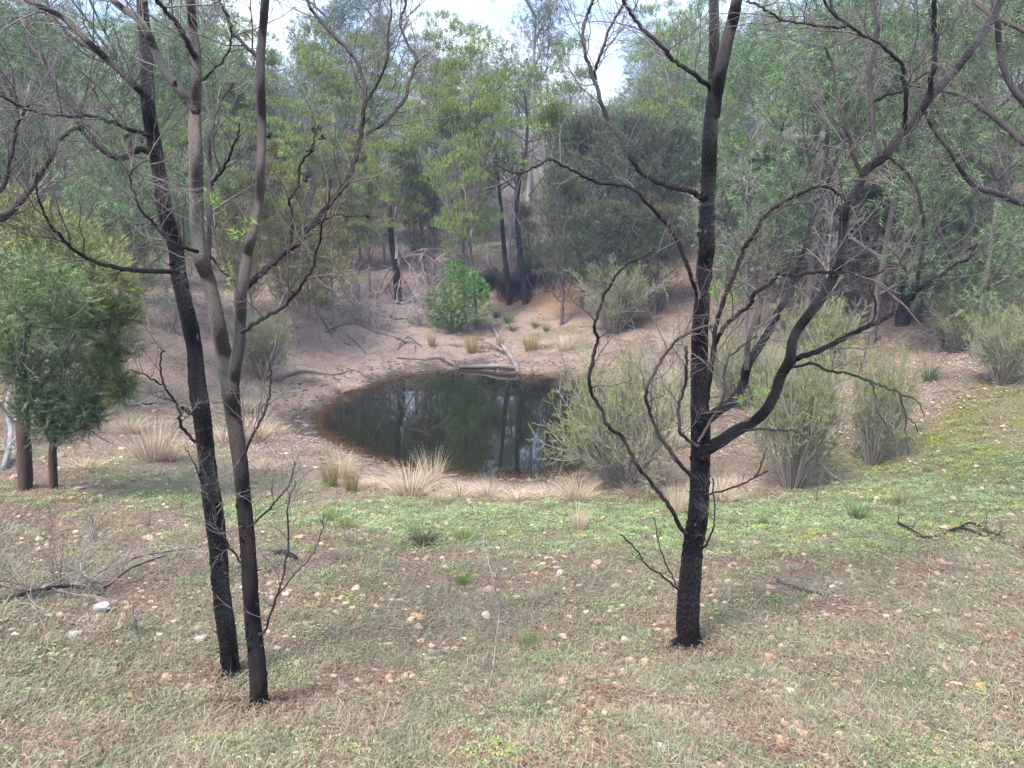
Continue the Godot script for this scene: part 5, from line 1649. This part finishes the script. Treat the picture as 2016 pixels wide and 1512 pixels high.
func build_stones() -> void:
	var r := rand(401)
	var shapes := []
	for k in 8:
		shapes.append(make_stone(500 + k))
	var mats := []
	for c in [Color(0.44, 0.29, 0.18), Color(0.50, 0.38, 0.27), Color(0.43, 0.27, 0.22), Color(0.50, 0.44, 0.37), Color(0.30, 0.22, 0.19), Color(0.40, 0.36, 0.35), Color(0.52, 0.31, 0.16)]:
		var m: StandardMaterial3D = M.stone.duplicate()
		m.albedo_color = (c as Color).linear_to_srgb()
		mats.append(m)
	# the ones that can be told apart: pixel, width, height, tone, what it looks like
	for q in [[325, 1345, 40, 26, 0, "tan angular rock left of the leaning burnt trunk"], [395, 1262, 34, 20, 5, "grey-white lichen rock behind the leaning burnt trunk"], [200, 1205, 46, 34, 5, "knobbly grey lump left of centre in the grass"], [958, 1218, 30, 20, 1, "cream block in the middle of the grass"], [822, 1217, 40, 14, 6, "flat orange-brown stone in the grass"], [964, 1165, 34, 16, 2, "red-brown stone under the pale bark in the middle"], [840, 1305, 38, 16, 0, "flat tan stone lower middle"], [765, 1340, 24, 20, 0, "tan stone below the middle left"],
			[1403, 1412, 26, 22, 1, "cream wedge stone at the bottom below the black tree"], [1437, 1328, 30, 20, 4, "brown-grey stone right below the black tree"], [1242, 1303, 28, 14, 6, "ochre slab left of the black tree's foot"], [1228, 1328, 20, 18, 3, "white stone below the ochre slab"], [1920, 1288, 34, 26, 4, "dark grey angular stone at far right"], [1780, 1385, 20, 16, 3, "whitish stone at lower right"], [1714, 1408, 24, 14, 2, "pinkish stone at the bottom right"], [1010, 1308, 20, 16, 2, "pink stone in the bottom middle"], [1074, 1243, 18, 14, 6, "orange stone in the mid grass"],
			[560, 1412, 26, 16, 0, "orange-tan stone at the grey tree's foot"], [548, 1388, 18, 12, 1, "pale stone right against the grey tree's foot"], [115, 1412, 24, 14, 1, "pale stone near the bottom left"], [228, 1310, 22, 18, 3, "pale grey stone in the left grass"], [160, 1222, 36, 12, 2, "flat reddish stone in the left grass"], [95, 1215, 24, 14, 1, "cream stone at far left"], [140, 1252, 44, 14, 5, "bluish grey flat stone at left"], [1330, 1402, 18, 16, 0, "tan round stone below the black tree"], [590, 1060, 24, 12, 6, "rusty stone on the green strip behind the grey tree"], [290, 1062, 24, 12, 1, "cream stone at mid left"], [75, 1065, 22, 12, 1, "cream stone at the far left behind"],
			[1862, 1042, 26, 14, 1, "cream stone under the charred branch"], [1925, 920, 14, 10, 3, "white stone on the mossy slope"], [1320, 1145, 16, 8, 3, "flat white stone left of the black trunk"], [1945, 1065, 26, 14, 0, "tan stone at the right edge under the branch"], [1650, 1152, 26, 10, 1, "flat cream stone right of the lichen stick"], [1102, 1130, 24, 10, 3, "flat whitish stone in the middle"]]:
		var p := on_ground(q[0], q[1])
		var k := -p.z / FOCAL * 0.5
		var o := part("stone", shapes[r.randi() % 8], mats[q[4]], self)
		o.position = p + Vector3(0, q[3] * k * 0.35, 0)
		o.scale = Vector3(q[2] * k, q[3] * k, q[2] * k * 0.8) * 1.15
		o.rotation.y = r.randf() * TAU
		tag(o, q[5], "stone", "stones in the grass")
	# and the ones nothing tells apart
	var n := 0
	while n < 255:
		var z := 2.9 * pow(3.9, r.randf())
		var x := r.randf_range(-0.7, 0.7) * z
		var y := ground(x, z)
		if y < 0.4:
			continue
		n += 1
		var s := r.randf_range(0.016, 0.040) * (1.0 + (z - 3.0) * 0.12)
		var tone: int = [0, 0, 0, 1, 2, 2, 3, 4, 6][r.randi() % 9]
		var o := part("stone", shapes[r.randi() % 8], mats[tone], self)
		o.position = Vector3(x, y + s * 0.14, -z)
		o.scale = Vector3(s * r.randf_range(0.8, 1.4), s * r.randf_range(0.5, 0.85), s)
		o.rotation = Vector3(r.randf_range(-0.3, 0.3), r.randf() * TAU, r.randf_range(-0.3, 0.3))
		var px := 1008.0 + x / z * FOCAL
		var side := "at the far left"
		for q in [[180, "at the half-buried branch"], [420, "left of the leaning burnt trunk"], [560, "round the two left trunks"], [800, "right of the grey tree"], [1000, "by the hair-thin dead sapling"], [1200, "right of the hair-thin dead sapling"], [1340, "left of the black tree"], [1480, "right of the black tree"], [1700, "round the lichen-grey stick"], [1900, "under the charred branch's end"]]:
			if px > q[0]:
				side = q[1]
		var deep := "in the nearest grass" if z < 3.9 else "in the near grass" if z < 5.2 else "in the middle grass" if z < 7.2 else "by the green strip"
		tag(o, "small %s loose stone %s, %s" % [["tan", "cream", "pinkish", "whitish", "brown", "grey", "ochre"][tone], side, deep], "stone", "small loose stones in the grass")

# ---------------------------------------------------------------- what nobody could count
func swarm(called: String, label: String, m: Mesh, mat: Material, where: Array, tints: PackedColorArray) -> void:
	if where.is_empty():
		return
	var mm := MultiMesh.new()
	mm.transform_format = MultiMesh.TRANSFORM_3D
	mm.use_colors = true
	mm.mesh = m
	mm.instance_count = where.size()
	for k in where.size():
		mm.set_instance_transform(k, where[k])
		mm.set_instance_color(k, tints[k])
	var o := MultiMeshInstance3D.new()
	o.name = numbered(called)
	o.multimesh = mm
	o.material_override = mat
	add_child(o)
	o.set_meta("kind", "stuff")
	tag(o, label, called.replace("_", " "))

func blades(s: int, n: int, h: float, lean: float, w: float, base: float) -> ArrayMesh:
	var r := rand(s)
	var g := Geo.new()
	for k in n:
		var a := r.randf() * TAU
		var out := Vector3(cos(a), 0, sin(a))
		var p := out * base * sqrt(r.randf()) + Vector3(0, -0.01, 0)
		var d := (Vector3.UP + out.rotated(Vector3.UP, r.randf_range(-0.8, 0.8)) * lean * r.randf_range(0.3, 1.4)).normalized()
		var l := h * r.randf_range(0.5, 1.2)
		var sd := across(d).rotated(d, r.randf() * PI) * w * 0.5
		var m := p + d * l * 0.55
		var e := m + (d + Vector3.DOWN * r.randf_range(0.2, 1.1) + out * 0.4).normalized() * l * 0.5
		var c := gray(r.randf_range(0.75, 1.15))
		var kk := g.v.size()
		g.v.append(p - sd); g.v.append(p + sd); g.v.append(m + sd * 0.8); g.v.append(m - sd * 0.8); g.v.append(e)
		for t in 5:
			g.c.append(c)
		g.i.append(kk); g.i.append(kk + 1); g.i.append(kk + 2); g.i.append(kk); g.i.append(kk + 2); g.i.append(kk + 3); g.i.append(kk + 3); g.i.append(kk + 2); g.i.append(kk + 4)
	return g.mesh()

func clover(s: int) -> ArrayMesh:
	var r := rand(s)
	var g := Geo.new()
	for k in 34:
		var a := r.randf() * TAU
		var p := Vector3(cos(a), 0, sin(a)) * 0.065 * sqrt(r.randf()) + Vector3(0, r.randf_range(0.003, 0.025), 0)
		var d := Vector3(cos(a + r.randf_range(-1, 1)), r.randf_range(-0.1, 0.6), sin(a + r.randf_range(-1, 1))).normalized()
		var c := gray(r.randf_range(0.75, 1.2))
		g.kite(p, d, across(d).rotated(d, r.randf_range(-0.5, 0.5)), 0.013, 0.008, c, c)
	return g.mesh()

func scraps(s: int, n: int, len_: float, w: float, reach: float) -> ArrayMesh:
	var r := rand(s)
	var g := Geo.new()
	for k in n:
		var a := r.randf() * TAU
		var p := Vector3(r.randf_range(-1, 1), 0, r.randf_range(-1, 1)) * reach + Vector3(0, r.randf_range(0.002, 0.014), 0)
		var d := Vector3(cos(a), r.randf_range(-0.12, 0.25), sin(a)).normalized()
		var c := Color(1, 1, 1).lerp(Color(0.9, 0.72, 0.62), r.randf()) * r.randf_range(0.45, 1.25)
		g.kite(p, d, across(d).rotated(d, r.randf_range(-0.7, 0.7)), len_ * r.randf_range(0.5, 1.3), w * r.randf_range(0.6, 1.3), c, c)
	return g.mesh()

func build_cover() -> void:
	var r := rand(501)
	var grass := [blades(1, 13, 0.075, 0.9, 0.0030, 0.05), blades(2, 13, 0.09, 1.1, 0.0028, 0.06), blades(3, 12, 0.055, 1.4, 0.0028, 0.06)]
	var mats_ := [clover(4), clover(5)]
	var leaf := [scraps(6, 9, 0.035, 0.010, 0.10), scraps(7, 9, 0.05, 0.006, 0.11)]
	var needles := [scraps(8, 14, 0.11, 0.0022, 0.12), scraps(9, 14, 0.08, 0.0025, 0.12)]
	var peb := make_stone(77)
	var W := []
	var T := []
	for k in 10:
		W.append([])
		T.append(PackedColorArray())
	for k in 170000:
		var z := 2.6 * pow(13.0, r.randf())
		var x := r.randf_range(-1, 1) * (0.70 * z + 0.6)
		var y := ground(x, z)
		if y < 0.02:
			continue
		var g := green(x, z)
		var mo := moss(x, z) if z < 16.0 else 0.0
		var wt := wet(x, z)
		var patch := noise.get_noise_2d(x * 4.0 + 3.0, z * 4.0) * 0.8 + 0.5
		var size := 1.0 + 0.045 * (z - 3.0)
		var b := Basis(Vector3.UP, r.randf() * TAU).scaled(Vector3.ONE * size * r.randf_range(0.7, 1.3))
		var t := Transform3D(b, Vector3(x, y, -z))
		var u := r.randf()
		var near := smoothstep(9.0, 6.0, z)
		if u < 0.44:
			# grass: short in the foreground, straw on the banks
			var want := lerpf(0.12, clampf(1.25 * patch + 0.18 - 0.5 * smoothstep(0.1, 0.45, noise.get_noise_2d(x * 2.4 + 60.0, z * 2.4)), 0, 1), near) + 0.25 * g
			if r.randf() > want or wt > 0.5:
				continue
			var dry := clampf(0.38 - 0.6 * g + 0.55 * noise.get_noise_2d(x * 5.0, z * 5.0 + 70.0) + r.randf_range(-0.3, 0.3), 0, 1)
			var c := Color(0.130, 0.160, 0.085).lerp(Color(0.355, 0.305, 0.215), dry) * r.randf_range(0.8, 1.2)
			var s := r.randi() % 3
			W[s].append(t); T[s].append(c)
		elif u < 0.66:
			if r.randf() > (g * 1.3 + mo * 0.8) * (1.0 - 0.62 * smoothstep(7.6, 5.6, z)):
				continue
			var c := Color(0.13, 0.205, 0.070).lerp(Color(0.25, 0.31, 0.125), r.randf()).lerp(Color(0.26, 0.28, 0.025), mo * 0.9) * r.randf_range(0.85, 1.15)
			var s := 3 + r.randi() % 2
			W[s].append(t); T[s].append(c)
		elif u < 0.80:
			if r.randf() > 0.85 - 0.5 * g - 0.35 * near * clampf(patch, 0, 1) or (wt > 0.6 and r.randf() < 0.75):
				continue
			var c := (Color(0.17, 0.095, 0.066).lerp(Color(0.36, 0.275, 0.215), r.randf()) * r.randf_range(0.55, 1.15)).lerp(Color(0.30, 0.12, 0.065), clampf(noise.get_noise_2d(x * 2.4 + 60.0, z * 2.4) * 2.0, 0.0, 0.45))
			var s := 5 + r.randi() % 2
			W[s].append(t); T[s].append(c)
		elif u < 0.91:
			if r.randf() > 0.85 - 0.55 * g - 0.3 * near * clampf(patch, 0, 1) or (wt > 0.6 and r.randf() < 0.85):
				continue
			var c := Color(0.25, 0.17, 0.13).lerp(Color(0.43, 0.34, 0.27), r.randf()) * r.randf_range(0.6, 1.1)
			var s := 7 + r.randi() % 2
			W[s].append(t); T[s].append(c)
		else:
			var heap := smoothstep(-0.15, 0.45, noise.get_noise_2d(x * 2.6 + 50.0, z * 2.6)) * smoothstep(14.0, 9.0, z) * 0.8 + 0.08 * smoothstep(16.0, 10.0, z) + 0.02
			if y < 0.2 or r.randf() > heap:
				continue
			var s := (0.005 + 0.021 * pow(r.randf(), 2.0)) * size * (1.0 if z < 12.0 else 1.6)
			t = Transform3D(Basis(Vector3.UP, r.randf() * TAU).scaled(Vector3(s * 1.3, s * 0.8, s)), Vector3(x, y + s * 0.2, -z))
			W[9].append(t)
			T[9].append([Color(0.42, 0.28, 0.18), Color(0.48, 0.37, 0.27), Color(0.40, 0.25, 0.20), Color(0.40, 0.28, 0.19), Color(0.28, 0.20, 0.17)][r.randi() % 5])
	# fallen leaf, needle and stick scraps on the banks farther off
	for k in 70000:
		var z := r.randf_range(13.0, 36.0)
		var x := r.randf_range(-1, 1) * (0.70 * z + 0.6)
		var y := ground(x, z)
		if y < 0.03 or r.randf() < 0.85 * wet(x, z):
			continue
		var b := Basis(Vector3.UP, r.randf() * TAU).scaled(Vector3.ONE * r.randf_range(1.0, 2.2))
		var tone := clampf(0.5 + noise.get_noise_2d(x * 2.0, z * 2.0 + 30.0), 0.0, 1.0)
		var c := Color(0.24, 0.17, 0.14).lerp(Color(0.60, 0.49, 0.42), clampf(tone + r.randf_range(-0.4, 0.4), 0.0, 1.0)) * r.randf_range(0.7, 1.1)
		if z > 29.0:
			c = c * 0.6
		var s := 5 + r.randi() % 4
		if r.randf() < 0.3 * green(x, z):
			s = 3
			c = Color(0.15, 0.22, 0.08)
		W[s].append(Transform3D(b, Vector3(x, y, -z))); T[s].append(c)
	# bark, ash and leaves shed at the feet of the burnt trees
	for q in [[452, 1330], [510, 1395], [1360, 1277]]:
		var b0 := on_ground(q[0], q[1])
		for k in 260:
			var a := r.randf() * TAU
			var d := 0.07 + 0.34 * pow(r.randf(), 1.6)
			var x := b0.x + cos(a) * d
			var z := -b0.z + sin(a) * d
			var sz := r.randf_range(0.5, 1.0)
			W[5 + k % 2].append(Transform3D(Basis(Vector3.UP, r.randf() * TAU).scaled(Vector3(sz, sz * 1.6, sz)), Vector3(x, ground(x, z) + 0.005, -z)))
			T[5 + k % 2].append(Color(0.05, 0.035, 0.03).lerp(Color(0.26, 0.14, 0.09), r.randf() * minf(1.0, d * 4.0)))
	# what floats on the pond, and clods on its muddy rim
	var floating := []
	var fc := PackedColorArray()
	var clods := []
	var cc := PackedColorArray()
	for k in 9000:
		var p := Vector2(r.randf_range(-7.0, 5.0), r.randf_range(12.0, 24.0))
		var d := from_shore(p)
		if d < -0.02 and r.randf() < 0.05 + 0.5 * exp(d * 5.0):
			if r.randf() < 0.30:
				floating.append(Transform3D(Basis(Vector3.UP, r.randf() * TAU).scaled(Vector3(0.8, 0.12, 0.8)), Vector3(p.x, 0.003, -p.y)))
				fc.append(Color(0.30, 0.20, 0.12) * r.randf_range(0.5, 1.3))
		elif d > -0.1 and d < 1.1 and r.randf() < 0.6:
			var s := r.randf_range(0.012, 0.06)
			clods.append(Transform3D(Basis(Vector3.UP, r.randf() * TAU).scaled(Vector3(s * 1.5, s * 0.55, s)), Vector3(p.x, ground(p.x, p.y) + s * 0.1, -p.y)))
			cc.append(Color(0.10, 0.075, 0.06) * r.randf_range(0.6, 1.5))
	swarm("floating_leaves", "few brown leaf scraps floating at the edges of the pond", scraps(12, 2, 0.05, 0.014, 0.10), M.dry, floating, fc)
	swarm("mud_clods", "dark clods of mud round the rim of the pond", peb, M.dry, clods, cc)
	for k in 3:
		swarm("grass", "short mixed green and straw-coloured grass on the near slope", grass[k], M.dry, W[k], T[k])
	for k in 2:
		swarm("ground_cover", "low bright green leafy growth round the pond and on the right slope", mats_[k], M.leaf, W[3 + k], T[3 + k])
		swarm("leaf_litter", "brown fallen leaves and bark flakes on the ground", leaf[k], M.dry, W[5 + k], T[5 + k])
		swarm("needle_litter", "dry straw and needles lying on the ground", needles[k], M.dry, W[7 + k], T[7 + k])
	swarm("gravel", "small tan and pinkish pebbles scattered over the ground", peb, M.dry, W[9], T[9])
